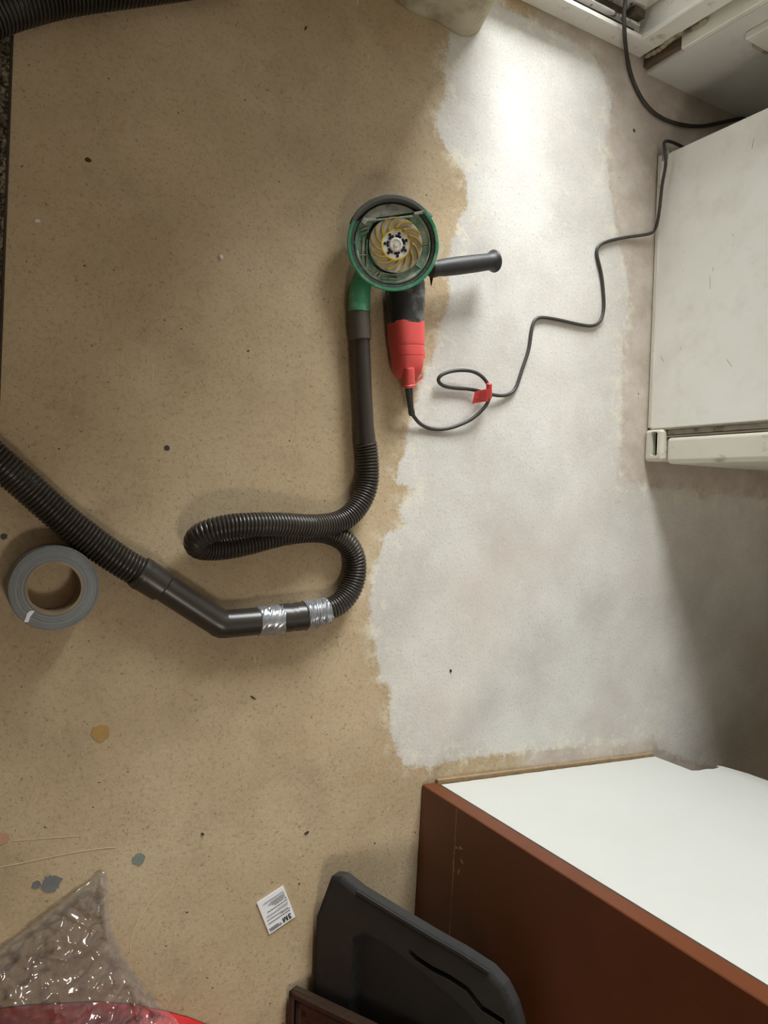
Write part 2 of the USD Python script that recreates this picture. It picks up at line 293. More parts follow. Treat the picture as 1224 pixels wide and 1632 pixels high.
fl += [('mps.vector', 'c5.vector'), ('na.fac', 'sa.value1'), ('sd.fac', 'sa.value3'), ('nb.fac', 'sb.value1'), ('sa.value', 'sb.value3'), ('sb.value', 'mask.value'),
       ('c1.fac', 'cr.fac'), ('cr.color', 'cv.color1'), ('c6.fac', 'c6m.value'), ('c6m.result', 'cv.fac'), ('cv.color', 'cu.color1'), ('c7.fac', 'c7m.value'), ('c7m.result', 'cu.fac'), ('cu.color', 'cx.color1'), ('c2.fac', 'c2m.value'), ('c2m.result', 'cx.fac'), ('cx.color', 'cy.color1'), ('c3.fac', 'c3m.value'), ('c3m.result', 'cy.fac'),
       ('cy.color', 'cw.color1'), ('c5.fac', 'c5m.value'), ('c5m.result', 'cw.fac'),
       ('bn.fac', 'br.fac'), ('cw.color', 'bx.color1'), ('br.color', 'bx.color2'), ('zn.fac', 'bx.fac'), ('bx.color', 'cz.color1'), ('c4.fac', 'c4m.value'), ('c4m.result', 'cz.fac'),
       ('g1.fac', 'gr.fac'), ('gr.color', 'gx.color1'), ('g2.fac', 'g2m.value'), ('g2m.result', 'gx.fac'), ('gx.color', 'gy.color1'), ('g3.fac', 'g3m.value'), ('g3m.result', 'gy.fac'),
       ('gy.color', 'gz.color1'), ('g4.fac', 'g4m.value'), ('g4m.result', 'gz.fac'),
       ('mask.result', 'fin.fac'), ('cz.color', 'fin.color1'), ('gz.color', 'fin.color2'),
       ('sd.fac', 'h1.value'), ('sd.fac', 'h2.value'), ('h1.result', 'hh.value1'), ('h2.result', 'hh.value2'), ('h3.fac', 'h3m.value'), ('hh.value', 'hk.value1'), ('h3m.result', 'hk.value2'),
       ('hk.value', 'hx.fac'), ('fin.color', 'hx.color1'), ('hx.color', 'p.base_color'), ('mask.result', 'rr.fac'), ('rr.result', 'p.roughness'),
       ('c2.fac', 'bs.value1'), ('nb.fac', 'bs.value2'), ('bs.value', 'bp.height'), ('bp.normal', 'p.normal')]
M_floor = usdkit.material(stage, LK+'concrete_floor', fn, fl, surface='p.BSDF')
fm = usdkit.mesh(stage, '/World/floor', (fv, ff), M_floor, smooth=False)
api = UsdGeom.PrimvarsAPI(fm)
api.CreatePrimvar('ground_distance', Sdf.ValueTypeNames.FloatArray, 'vertex').Set(sd.astype(np.float32))
api.CreatePrimvar('worn_zone', Sdf.ValueTypeNames.FloatArray, 'vertex').Set(zone.astype(np.float32))
meta(fm.GetPrim(), 'concrete floor, half still coated tan and half ground back to pale grey', kind='structure')
FLOOR = T('/World/floor', (0, 0, 0))
rng = random.Random(4)
def blob(px, py, rx, ry=None, n=26, jag=0.12, z=0.0005, spikes=0.0, h=0.0004, seed=0, rot=0):
    """flat irregular spot on the floor; radii in metres"""
    ry = ry or rx; r = random.Random(seed*77+int(px*3+py)); c = F(px, py); pts = []
    for k in range(n):
        a = 2*math.pi*k/n; s = 1+r.uniform(-jag, jag)+(r.uniform(0, spikes) if k % 2 else 0)
        x, y = rx*s*math.cos(a), ry*s*math.sin(a)
        pts.append((c[0]+x*math.cos(rot)-y*math.sin(rot), c[1]+x*math.sin(rot)+y*math.cos(rot)))
    m = prism(Polygon(pts).buffer(0).buffer(-rx*.08).buffer(rx*.16, quad_segs=4).buffer(-rx*.08, quad_segs=4), h); m.apply_translation((0, 0, z)); return m
def spotmat(name, c, c2=None): return mat(name, c, c2 or c, 0.5, 60)
M_blue = spotmat('blue_grey_drip', S(98, 100, 104), S(112, 114, 116)); M_teal = spotmat('teal_drip', S(122, 134, 124), S(112, 126, 116)); M_ochre = spotmat('ochre_drip', S(176, 138, 58), S(160, 126, 60))
M_spot = spotmat('dark_spot', S(62, 58, 54)); M_rust = spotmat('rust_spot', S(176, 116, 84))
for px, py, r, m, lab, sp in ((82, 1408, 0.0125, M_blue, 'large blue-grey paint drip', 0.25), (58, 1410, 0.006, M_blue, 'small blue-grey paint drip', 0.05), (221, 1369, 0.0092, M_teal, 'pale teal paint drip', 0.12),
                              (161, 1168, 0.0125, M_ochre, 'ochre yellow stain', 0.25), (266, 714, 0.0043, M_spot, 'dark oval spot', 0), (6, 855, 0.0045, M_spot, 'dark spot near the tape roll', 0)):
    part('paint_spot', blob(px, py, r, r*0.95, spikes=sp), m, FLOOR, smooth=False, label=lab)

M_scratch = spotmat('pale_scratch', S(212, 194, 160)); M_redspot = spotmat('faint_red_mark', S(188, 142, 110))
def scratch(pts_, w):
    q_ = spline(P_floor(pts_), n=24)[0][:, :2]; m = prism(LineString(q_).buffer(w/2, cap_style=2), 0.0004); m.apply_translation((0, 0, 0.0003)); return m
def P_floor(l): return [F(*a) for a in l]
for pts_, w, m in (([(-10, 1383), (60, 1370), (120, 1358), (185, 1350)], .0012, M_scratch), ([(207, 1512), (214, 1480), (232, 1448), (262, 1412)], .0011, M_scratch), ([(20, 950+390), (70, 1336), (130, 1332)], .0008, M_scratch)):
    part('scratch', scratch(pts_, w), m, FLOOR, smooth=False)
part('paint_spot', blob(2, 1337, 0.011, 0.008), M_redspot, FLOOR, smooth=False, label='faint red mark at the photo\'s left edge')

# ------------------------------------------------------------------ room shell
BK = Frame((1.29, 0.936, 0), -2.8)                     # along the door wall, origin at the door frame's outer corner
def bk(*a): return BK(bx(*a))
def st(name, ms, m, label=None): return single(name, ms, m, label, kind='structure', smooth=False)
st('wall_back', [bk(0.0, 1.6, 0.012, 0.16, 0, 2.45), bk(-3.3, -0.66, 0.012, 0.16, 0, 2.45), bk(-0.66, 0.0, 0.012, 0.16, 2.1, 2.45)], M_white_wall)
st('wall_left', bx(-2.0, -1.9, -2.7, 1.25, 0, 2.45), M_drab_wall)
st('wall_right', bx(2.6, 2.7, -2.7, 1.25, 0, 2.45), M_drab_wall)
st('wall_front', bx(-2.0, 2.7, -2.7, -2.6, 0, 2.45), M_drab_wall)
st('ceiling', bx(-2.0, 2.7, -2.7, 1.25, 2.45, 2.55), M_ceiling)
# glazed sliding door: frame, sill with two dirty tracks, jamb, sashes
D = thing('door_1', 'white painted sliding glass door with dirty sill tracks beside the wall board', None, BK((0, 0, 0)), kind='structure')
part('sill', [BK(cbox(-0.66, 0, 0, 0.012, 0, 0.046, 0.002)), BK(cbox(-0.64, -0.03, 0.012, 0.20, 0, 0.026, 0.002))], M_frame, D)
part('sill_track', BK(cbox(-0.64, -0.046, 0.030, 0.036, 0.024, 0.042, 0.0015)), M_track, D)
part('sill_track', BK(cbox(-0.64, -0.046, 0.062, 0.092, 0.024, 0.060, 0.003)), M_track, D)
part('track_dirt', [BK(bx(-0.64, -0.05, 0.012, 0.030, 0.026, 0.0275)), BK(bx(-0.64, -0.05, 0.036, 0.062, 0.026, 0.0275))], M_dirt, D)
part('track_stop', BK(cbox(-0.075, -0.046, 0.040, 0.058, 0.026, 0.054, 0.002)), M_dirt, D)
part('jamb', [BK(cbox(-0.046, 0, -0.0005, 0.012, 0.046, 2.1, 0.002)), BK(cbox(-0.030, 0, 0.012, 0.20, 0.0, 2.1, 0.002))], M_frame, D)
part('jamb', [BK(cbox(-0.66, -0.614, -0.0005, 0.012, 0.046, 2.1, 0.002)), BK(cbox(-0.66, -0.63, 0.012, 0.20, 0.0, 2.1, 0.002))], M_frame, D)
part('jamb_stop', BK(cbox(-0.060, -0.030, 0.070, 0.20, 0.026, 2.1, 0.004)), M_frame, D)
part('jamb_stop', BK(cbox(-0.082, -0.060, 0.110, 0.20, 0.060, 2.1, 0.004)), M_frame, D)
part('head', BK(cbox(-0.614, -0.046, 0, 0.2, 2.054, 2.1, 0.002)), M_frame, D)
sash = part('sash', [BK(cbox(-0.57, -0.082, 0.120, 0.150, 0.060, 0.105, 0.003)), BK(cbox(-0.125, -0.082, 0.120, 0.150, 0.105, 2.05, 0.003)), BK(cbox(-0.61, -0.57, 0.120, 0.150, 0.060, 2.05, 0.003))], M_track, D)
part('pane', BK(bx(-0.57, -0.125, 0.132, 0.138, 0.105, 2.05)), M_glass, sash, smooth=False)
# painted wall board proud of the wall, with a broken lower corner
WB = [(0.022, 0.0), (1.30, 0.0), (1.30, 1.1), (0.022, 1.1), (0.022, 0.085), (0.034, 0.078), (0.030, 0.060), (0.030, 0.05)]
Mx = BK.M @ basis((0, 0.010, 0), (1, 0, 0), (0, 0, 1), (0, -1, 0))
T1 = thing('trim_1', 'grey-white painted wall board with peeling edge beside the door frame', None, BK((0.022, 0.01, 0)), kind='structure')
part('board', prism([(0.024, 0.0), (1.30, 0.0), (1.30, 1.1), (0.024, 1.1)], 0.036, Mx), M_white_wall, T1, smooth=False)
part('edge_strip', BK(cbox(0.010, 0.0235, -0.027, 0.012, 0.10, 1.1, 0.002)), M_frame, T1)
part('bare_wood', BK(cbox(0.012, 0.0235, -0.018, 0.012, 0.0, 0.10, 0.002)), M_rotwood, T1, label='bare brown wood where the edge strip broke away')
def lumps(n, f, seed):
    r = random.Random(seed); ms = []
    for k in range(n):
        t = (k+0.5)/n; s = trimesh.creation.icosphere(subdivisions=2); sc = f(t)
        s.vertices *= sc[3:]*np.array([r.uniform(.8, 1.2) for _ in range(3)]); s.apply_translation(sc[:3]); ms.append(BK(s))
    return ms
part('old_caulk', lumps(11, lambda t: np.array([0.004+0.004*math.sin(9*t), -0.001, 0.012+0.15*t, 0.0055, 0.005, 0.011]), 3), M_caulk, T1, label='cracked yellowed caulk')
OB = thing('outlet_box', 'cream outlet box on the grey wall board, at the photo\'s right edge above the fridge', 'outlet box', BK((0.10, -0.026, 0.17)))
oc = BK.inv(PL(1187, 64, BK((0, -0.042, 0)), BK.M[:3, 1]))
part('cover', BK(rbox(oc[0], oc[0]+0.075, -0.042, -0.0262, oc[2], oc[2]+0.115, 0.003)), M_frame, OB)
part('lower_lip', BK(rbox(oc[0]+0.036, oc[0]+0.080, -0.040, -0.0262, oc[2]-0.010, oc[2]+0.001, 0.002)), M_caulk, OB)

# ------------------------------------------------------------------ cloth against the door
def cloth():
    hem = [(0.34, 0.90), (0.45, 0.885), (0.55, 0.89), (0.63, 0.886), *[tuple(F(*p, 0.012)[:2]) for p in ((640, 0), (690, 26), (735, 49), (758, 52), (771, 44), (775, 14))], (0.872, 0.945)]
    p, s = spline([(a, b, 0) for a, b in hem], n=150)
    zs = np.r_[0.0008, 0.008, 0.03, 0.06, 0.1, 0.14, 0.18, 0.22, 0.25, 0.262, 0.268]
    front = []
    for z in zs:
        k = min(1, z/0.30); q = p.copy(); q[:, 2] = z
        top = np.stack([np.linspace(0.30, 0.86, len(p)), 0.930-0.03*np.linspace(0, 1, len(p))+0.014*np.sin(s*36), np.full(len(p), z)], 1)
        q = q*(1-k)+top*k; q[:, 1] += 0.002*np.sin(s*60+z*30)*(1-k); front.append(q)
    Fm = np.array(front); th = np.array([0, 0.004, 0]); m, n = Fm.shape[:2]
    V = np.vstack([Fm.reshape(-1, 3), (Fm+th).reshape(-1, 3)]); idx = np.arange(m*n).reshape(m, n); fs = []
    for off, flip in ((0, 0), (m*n, 1)):
        a, b, c, d = idx[:-1, :-1].ravel()+off, idx[:-1, 1:].ravel()+off, idx[1:, 1:].ravel()+off, idx[1:, :-1].ravel()+off
        fs += [np.stack([a, b, c], 1), np.stack([a, c, d], 1)] if not flip else [np.stack([a, c, b], 1), np.stack([a, d, c], 1)]
    B = np.r_[idx[0], idx[1:, -1], idx[-1, -2::-1], idx[-2:0:-1, 0]]; B2 = np.roll(B, -1); o = m*n
    fs += [np.stack([B, B+o, B2+o], 1), np.stack([B, B2+o, B2], 1)]
    return trimesh.Trimesh(V, np.vstack(fs), process=False)
single('dust_cloth', cloth(), M_cloth, 'dirty beige cloth bunched up on the floor against the glass door sill', 'cloth', smooth=True)

# ------------------------------------------------------------------ fridge
FR = Frame((1.343, 0.140, 0), -1.0)
Fg = thing('refrigerator', 'old white refrigerator with stained side panel, standing right of the grinder', 'refrigerator', FR((0, 0, 0)))
part('cabinet', FR(rbox(0, 0.68, 0, 0.60, 0.004, 1.62, 0.006)), M_fridge, Fg)
part('side_flange', FR(cbox(-0.003, 0.012, 0.006, 0.600, 0.003, 0.013, 0.001)), M_fdoor, Fg)
part('rear_foot', FR(cbox(-0.002, 0.05, 0.585, 0.606, 0.0, 0.03, 0.003)), M_gasket, Fg)
part('gasket', FR(cbox(0.004, 0.676, -0.0135, 0.002, 0.05, 1.615, 0.003)), M_gasket, Fg)
part('gasket_seam', [FR(bx(0.002, 0.678, -0.0165, -0.0130, 0.052, 1.61)), FR(bx(-0.0008, 0.02, -0.0005, 0.0022, 0.01, 1.6))], M_seam, Fg, smooth=False)
part('door', FR(rbox(-0.001, 0.681, -0.074, -0.0155, 0.052, 1.625, 0.011)), M_fdoor, Fg)
hz = [(-0.010, -0.062), (-0.010, -0.004), (-0.004, 0.0), (0.05, 0.0), (0.05, -0.066), (-0.004, -0.068)]
import manifold3d as m3
def mani(t): return m3.Manifold(m3.Mesh(np.asarray(t.vertices, np.float32), np.asarray(t.faces, np.uint32)))
def tri(m): k = m.to_mesh(); return trimesh.Trimesh(k.vert_properties[:, :3], k.tri_verts, process=False)
hb = rbox(-0.010, 0.045, -0.068, 0.001, 0.001, 0.050, 0.008)
slot = rbox(-0.03, 0.006, -0.056, -0.004, 0.019, 0.037, 0.004)
hs = part('hinge_cover', FR(tri(mani(hb)-mani(slot))), M_fdoor, Fg, smooth=30)
part('slot', FR(bx(0.0045, 0.0058, -0.055, -0.005, 0.020, 0.036)), M_hole, hs, smooth=False)
part('base_grille', FR(bx(0.06, 0.66, -0.03, 0.0, 0.012, 0.048)), M_gasket, Fg, smooth=False)
r = random.Random(11); scr = []                         # scratches and scuffs on the side panel
for k in range(7):
    y, z, L, a = r.uniform(0.08, 0.55), r.uniform(0.03, 0.24), r.uniform(0.004, 0.028), r.uniform(-0.7, 0.7)
    b = bx(-0.0003, 0.0006, -L/2, L/2, -0.0004, 0.0004); b.apply_transform(trimesh.transformations.rotation_matrix(a, (1, 0, 0))); b.apply_translation((0, y, z)); scr.append(FR(b))
part('scratches', scr, M_gasket, Fg, smooth=False, kind='stuff')

# ------------------------------------------------------------------ kitchen cupboard carcass
CB = Frame((0.768, -0.548, 0), -2.6)
Cb = thing('base_cabinet', 'brown backed base cabinet with bare white side panel and toe kick notch', 'cabinet', CB((0, 0, 0)))
CB0 = CB; CB2 = Frame((0.768, -0.548, 0), -3.9)
TK, TD, DP, CH = 0.112, 0.115, 0.615, 0.86           # toe kick height, its end, depth to the notch
part('back_panel', CB(cbox(0, 0.031, -0.95, 0.0, 0.001, CH, 0.0015)), M_brown, Cb)
sp = Polygon([(0.031, 0.0), (DP, 0.0), (DP, TK), (DP+TD, TK), (DP+TD, CH), (0.031, CH)])
Ms = CB2.M @ basis((0, -0.020, 0), (1, 0, 0), (0, 0, 1), (0, -1, 0))
Ms2 = CB2.M @ basis((0, 0.0, 0), (1, 0, 0), (0, 0, 1), (0, -1, 0))
core = part('side_panel', prism([(0.031, 0.0005), (DP-0.004, 0.0005), (DP-0.004, TK), (DP+TD-0.004, TK), (DP+TD-0.004, CH), (0.031, CH)], 0.016, CB2.M @ basis((0, -0.0045, 0), (1, 0, 0), (0, 0, 1), (0, -1, 0))), M_chip, Cb, smooth=False)
r = random.Random(5)
bot = [(0.034+k*(DP-0.034)/46, 0.011+0.0035*(1-k/46)+r.uniform(-0.0008, 0.0008)) for k in range(47)]
tor = [(DP, 0.012), (DP+0.001, TK-0.003), (DP+0.02, TK+0.001), (DP+0.045, TK-0.001), (DP+0.062, TK+0.004), (DP+0.085, TK+0.001), (DP+0.092, TK-0.010), (DP+0.101, TK-0.004), (DP+0.106, TK+0.012), (DP+TD, TK+0.05), (DP+TD, CH), (0.034, CH)]
part('laminate', prism(Polygon(bot[:-1]+tor), 0.004, CB2.M @ basis((0, 0.0005, 0), (1, 0, 0), (0, 0, 1), (0, -1, 0))), M_lam, core, smooth=False, label='white laminate skin with ragged torn lower edge')
part('base_strip', CB2(cbox(0.030, DP-0.002, -0.003, 0.0075, 0.0005, 0.0085, 0.001)), M_chip, Cb)
part('side_panel', prism(sp, 0.016, CB2.M @ basis((0, -0.934, 0), (1, 0, 0), (0, 0, 1), (0, -1, 0))), M_chip, Cb, smooth=False)
part('bottom_shelf', CB(bx(0.031, DP+TD-0.01, -0.934, -0.0205, TK, TK+0.016)), M_chip, Cb, smooth=False)
part('toe_board', CB(bx(DP-0.02, DP-0.005, -0.934, -0.0205, 0.001, TK)), M_chip, Cb, smooth=False)
part('front_panel', CB(bx(DP+TD-0.018, DP+TD-0.004, -0.934, -0.0205, TK+0.017, CH)), M_lam, Cb, smooth=False)
part('top_rail', CB(bx(0.031, DP+TD-0.02, -0.934, -0.0205, CH-0.016, CH)), M_chip, Cb, smooth=False)
zc = X(727, 1302, 0.767)[2]
part('seam_line', CB(bx(-0.0005, 0.0005, -0.80, -0.004, zc-0.0012, zc+0.0012)), M_scuff, Cb, smooth=False)
sc = []
r = random.Random(3)
for k in range(9):
    z, y, L = zc+r.uniform(-0.012, 0.03), -0.085+r.uniform(-0.025, 0.025), r.uniform(0.003, 0.012)
    b = cbox(-0.0008, 0.0008, -L/2, L/2, -0.0018, 0.0018, 0.0006); b.apply_transform(trimesh.transformations.rotation_matrix(r.uniform(-1.5, 1.5), (1, 0, 0))); b.apply_translation((0, y, z)); sc.append(CB(b))
part('scuff_mark', sc, M_scuff, Cb, smooth=False)

# ------------------------------------------------------------------ black moulded panel leaning on the cabinet
def lean_frame(px, py, deg, yaw=0.0):
    """plane standing on the floor below pixel (px, py), rising towards +x at deg; returns (world of u,v,n), u along the floor (-y), v up the slope"""
    o = F(px, py); a, b = math.radians(deg), math.radians(yaw)
    u = np.array([math.sin(b)*-1, -math.cos(b), 0]); h = np.array([math.cos(b), -math.sin(b), 0])
    v = h*math.cos(a)+np.array([0, 0, 1])*math.sin(a); n = np.cross(u, v)
    if n[2] < 0: n = -n
    return o, u, v, n
o, u, v, n = lean_frame(514, 1560, 63, 1.0)
o = o+n*0.004
def onp(px, py, lift=0.0):
    p = PL(px, py, o+n*lift, n)-o; return (p@u, p@v)
def rounded(pts, rad): return Polygon(pts).buffer(-rad, join_style=2).buffer(rad, join_style=1, quad_segs=6) if rad > 0 else Polygon(pts)
out = [onp(*p, 0.0) for p in ((540, 1388), (556, 1390), (584, 1412), (640, 1446), (700, 1482), (745, 1507), (790, 1536), (812, 1560), (828, 1592), (838, 1626), (842, 1680))]
umax = out[-1][0]+0.22; v0 = onp(515, 1450)[1]
outer = Polygon([(onp(516, 1452)[0], max(v0, 0.002)), *out, (umax, out[-1][1]-0.02), (umax, 0.002)]).buffer(-0.004).buffer(0.004, quad_segs=5)
rec = Polygon([onp(*p) for p in ((576, 1482), (596, 1474), (640, 1500), (684, 1534), (724, 1568), (760, 1600), (790, 1640), (800, 1690))]+[(umax-0.05, onp(800, 1690)[1]-0.03), (umax-0.05, onp(568, 1632)[1]), onp(568, 1632)]).buffer(-0.008).buffer(0.008, quad_segs=5)
def slab(poly, top_in, thick, Mm):
    """extruded outline with a rounded upper edge made of stepped offsets"""
    ms = []
    levels = [(0, 0), (0, thick*0.72), (top_in*0.3, thick*0.9), (top_in, thick)]
    base = poly
    ms.append(prism(base, thick-top_in))
    for k in range(1, 11):
        a_ = math.radians(9*k); ms.append(prism(base.buffer(-top_in*(1-math.cos(a_))), thick-top_in+top_in*math.sin(a_)))
    return ms
Mb = basis(o, u, v, n if np.cross(u, v)@n > 0 else n)
flip = np.cross(u, v)@n < 0
def to_plane(m2):                                   # (u, v, height) -> world with right-handed winding
    m2 = m2.copy(); P = m2.vertices; m2.vertices = o+np.outer(P[:, 0], u)+np.outer(P[:, 1], v)+np.outer(P[:, 2], n)
    if flip: m2.invert()
    return m2
TH = 0.026
body_m = None
for mm in slab(outer, 0.009, TH, None):
    body_m = mani(mm) if body_m is None else body_m+mani(mm)
for k, (a, dpt) in enumerate([(0.012*t_, 0.016*math.sin(math.pi/2*t_)**1.3+0.0012) for t_ in np.linspace(0, 1, 13)]):
    t2 = prism(rec.buffer(-a), 0.05); t2.apply_translation((0, 0, TH-dpt)); body_m = body_m-mani(t2)
gl = LineString([onp(*p) for p in ((668, 1506), (676, 1514), (700, 1530), (730, 1545), (756, 1562), (780, 1592), (812, 1612))]).buffer(0.0045)
t2 = prism(gl, 0.05); t2.apply_translation((0, 0, TH-0.018)); body_m = body_m-mani(t2)
Bk = thing('moulded_panel', 'black moulded plastic panel with recessed middle leaning against the brown cabinet back', 'plastic panel', o)
part('panel', to_plane(tri(body_m)), M_mould, Bk, smooth=28)
lipline = LineString([onp(*p) for p in ((584, 1412), (640, 1446), (700, 1482), (745, 1507), (790, 1536))]).buffer(0.0022)
lp = prism(lipline, 0.003); lp.apply_translation((0, 0, TH-0.0015)); part('rim_bead', to_plane(lp), M_mould, Bk, smooth=False)
# dark wooden door leaning in front of it
o, u, v, n = lean_frame(466, 1600, 62, 1.0)
flip = np.cross(u, v)@n < 0
a0 = onp(468, 1569); a1 = onp(512, 1612)
w0 = a0[0]
Dk = thing('wooden_panel', 'dark stained wooden panel with stepped moulding at the bottom edge of the photo', 'wooden panel', o)
def pb(u0, u1, v0_, v1, h0, h1):
    return to_plane(cbox(u0, u1, v0_, v1, h0, h1, 0.0025))
part('board', pb(w0, w0+0.42, 0.004, 0.30, -0.004, 0.012), M_darkwood, Dk)
for k, (i0, hh) in enumerate(((0.0, 0.018), (0.014, 0.0155), (0.026, 0.014))):
    part('moulding', [pb(w0+i0, w0+0.42, 0.004+i0, 0.016+i0, 0.011, hh), pb(w0+i0, w0+i0+0.012, 0.004+i0, 0.30-i0, 0.011, hh), pb(w0+i0, w0+0.42, 0.288-i0, 0.30-i0, 0.011, hh)], M_darkwood, Dk)

# ------------------------------------------------------------------ hoses
def ribbed(pts, r0, pitch, amp, sides=22, per=6):
    p, s = spline(pts, ds=pitch/per); ph = (s/pitch) % 1
    return tube(p, r0-amp+amp*np.clip(1.25*np.sin(np.pi*ph)**1.0, 0, 1), sides)
def P(lst): return [F(*q) for q in lst]
# thin hose from the shroud port, looping to the taped joint
zt = 0.021
Th = thing('vacuum_hose', 'thin black ribbed vacuum hose looping from the green shroud port to the taped joint', 'vacuum hose', F(585, 720))
part('cuff', tube([F(572.5, 488, .025), F(573, 505, .025), F(573.6, 521, .0245), F(573.8, 522, .0245), F(574.4, 541, .0245), F(574.5, 542, .0245)], [0.0176, 0.0182, 0.0184, 0.0189, 0.0187, 0.0165], 28), M_hose2, Th)
part('smooth_tube', tube(spline(P([(574.3, 538, .0245), (577, 600, .024), (580, 660, .0235), (583, 708, .0225)]), n=24)[0], np.r_[np.full(20, 0.0160), 0.0163, 0.0172, 0.0175, 0.0172], 28), M_pipe, Th)
loop = P([(583, 706, .0225), (585.5, 722, .022), (587, 745, .022), (585, 775, .022), (571, 806, .023), (548, 828, .027), (522, 836, .034), (490, 838, .045), (450, 836, .056), (410, 836, .062), (365, 839, .06), (333, 847, .052),
          (315, 858, .04), (314, 869, .029), (330, 874, .022), (365, 872, .020), (410, 862, .020), (450, 852, .020), (490, 847, .020), (520, 849, .020), (548, 862, .0205), (564, 885, .021), (567, 912, .021), (560, 938, .021), (543, 960, .022), (520, 972, .023), (497, 977, .024)])
part('ribbed_tube', ribbed(loop, 0.0192, 0.0056, 0.0026), M_hose, Th)
# large hose with collar, bent wand and tape
Lg = thing('vacuum_hose', 'thick black ribbed vacuum hose with bent wand, entering from the left past the tape roll', 'vacuum hose', F(235, 925))
big = P([(-90, 667, .034), (-40, 705, .033), (0, 738, .030), (50, 782, .027), (100, 826, .0245), (150, 865, .025), (190, 893, .026), (226, 914, .027)])
part('ribbed_tube', ribbed(big, 0.0229, 0.0060, 0.0032, 26), M_hose, Lg)
cl = [F(219, 909, .027), F(222, 911.5, .027), F(258, 934, .028), F(260, 935.5, .028)]
part('collar', tube(cl, [0.0235, 0.0252, 0.0246, 0.0225], 30), M_pipe, Lg)
part('collar_ridge', tube([F(226, 914, .027), F(230, 917, .027)], 0.0257, 30), M_pipe, Lg)
q = np.array(P([(255, 932, .028), (258, 934, .028), (300, 961, .0265), (340, 986.5, .0245), (346, 990.2, .0243), (349, 992.3, .0242), (354, 994.2, .0242), (358, 994.4, .0242), (364, 994, .0242), (400, 991, .024), (448, 986.4, .024), (452, 986, .024)]))
part('bent_wand', tube(q, np.r_[0.0213, 0.0214, 0.0216, 0.0219, 0.0222, 0.0228, 0.0228, 0.0224, 0.0221, 0.0221, 0.0221, 0.0219], 34), M_pipe, Lg)
part('connector', tube(P([(444, 986, .024), (447, 985.5, .024), (462, 984, .024), (463, 984, .024), (470, 983, .024), (471, 983, .024), (492, 980.5, .024)]), [0.0225, 0.0236, 0.0236, 0.0229, 0.0229, 0.0236, 0.0236], 30), M_pipe, Lg)
def wrap(a, b, r0, seed, r1=None, label=None, ragged=0.0):
    A, B = F(*a), F(*b); n_, sd_ = 26, 44; t = np.linspace(0, 1, n_); an = np.linspace(0, 2*np.pi, sd_, endpoint=False)
    d = (B-A)/np.linalg.norm(B-A); uu = np.cross(d, [0, 0, 1.0]); uu /= np.linalg.norm(uu); ww = np.cross(uu, d); V = []
    for i, tt in enumerate(t):
        rr = r0+(((r1 or r0)-r0)*tt); base = np.stack([tt*5+np.cos(an)*1.6, np.sin(an)*1.6+tt, np.full(sd_, seed*3.7)], 1)
        wr = 0.0022*(np.abs(meshkit.noise(base*2.1, seed)-0.5)*2)**0.8+0.0009*meshkit.noise(base*6, seed+5)
        if i in (0, n_-1): wr = wr*0-0.0012
        sh = (ragged*(meshkit.noise(base*1.7, seed+9)-0.5) if i >= n_-2 else np.zeros(sd_))+(ragged*0.4*(meshkit.noise(base*2.7, seed+2)-0.5) if i <= 1 else 0)
        V.append(A+(B-A)*tt+np.outer(sh, d)+(rr+wr)[:, None]*(np.cos(an)[:, None]*uu+np.sin(an)[:, None]*ww))
    return skin(np.array(V), caps=True)
part('duct_tape_wrap', wrap((409.5, 990, .024), (449.5, 986.2, .024), 0.0224, 4, 0.0232, ragged=0.004), M_tapewrap, Lg, smooth=22, label='crinkled silver duct tape near the wand bend')
part('duct_tape_wrap', [wrap((484, 981.5, .024), (503, 978, .024), 0.0236, 9, ragged=0.003), wrap((497, 979, .024), (523, 972.5, .023), 0.0228, 13, 0.0204, ragged=0.008)], M_tapewrap, Lg, smooth=22, label='crinkled silver duct tape on the thin hose end')
part('tape_tail', to_w := trimesh.convex.convex_hull(np.array([F(428, 1008, .006), F(438, 1009, .006), F(437, 1014, .002), F(434, 1008, .009), F(432, 1010, .004)])), M_tapewrap, Lg, smooth=False)
# dark hose in the top-left corner
Dh = P([(-160, 90, .042), (-80, 50, .042), (-20, 17, .041), (40, -3, .038), (100, -17, .034), (180, -28, .034), (280, -40, .034), (390, -58, .034)])
Th3 = thing('vacuum_hose', 'thick dark ribbed hose lying across the top left corner of the photo', 'vacuum hose', F(0, 10))
part('ribbed_tube', ribbed(Dh, 0.034, 0.0062, 0.0034, 28), M_hose3, Th3)

# ------------------------------------------------------------------ duct tape roll
tc = F(90, 934, .048); tc = tc-np.array([0.0022, 0.0030, 0]); tb = (tc[0], tc[1], 0)
Tp = thing('duct_tape_roll', 'grey roll of duct tape lying flat beside the thick ribbed hose', 'tape roll', tb)
Mt = np.eye(4); Mt[:3, 3] = tb
RO, RI, TZ = 0.0590, 0.0372, 0.048
pr = [(RI, 0.001), (RO-0.001, 0.001), (RO, 0.003), (RO, TZ-0.002), (RO-0.001, TZ)]
r = random.Random(2); k = RO-0.002
while k > RI+0.001:
    pr += [(k, TZ-r.uniform(0, 0.0003)), (k-0.0002, TZ-r.uniform(0.0004, 0.0008)), (k-0.0007, TZ-r.uniform(0, 0.0003))]; k -= r.uniform(0.0016, 0.0034)
pr += [(RI, TZ)]
part('tape_layers', lathe(pr, 96, Mt), M_roll, Tp, smooth=40)
part('core', lathe([(RI-0.0028, 0.0006), (RI+0.0004, 0.0006), (RI+0.0004, TZ+0.0003), (RI-0.0028, TZ+0.0003)], 72, Mt), M_core, Tp, smooth=40)
sx = [F(*p, TZ) for p in ((47, 974), (55, 973), (52, 978), (48, 983), (45, 992), (38, 991), (41, 985), (43, 978))]
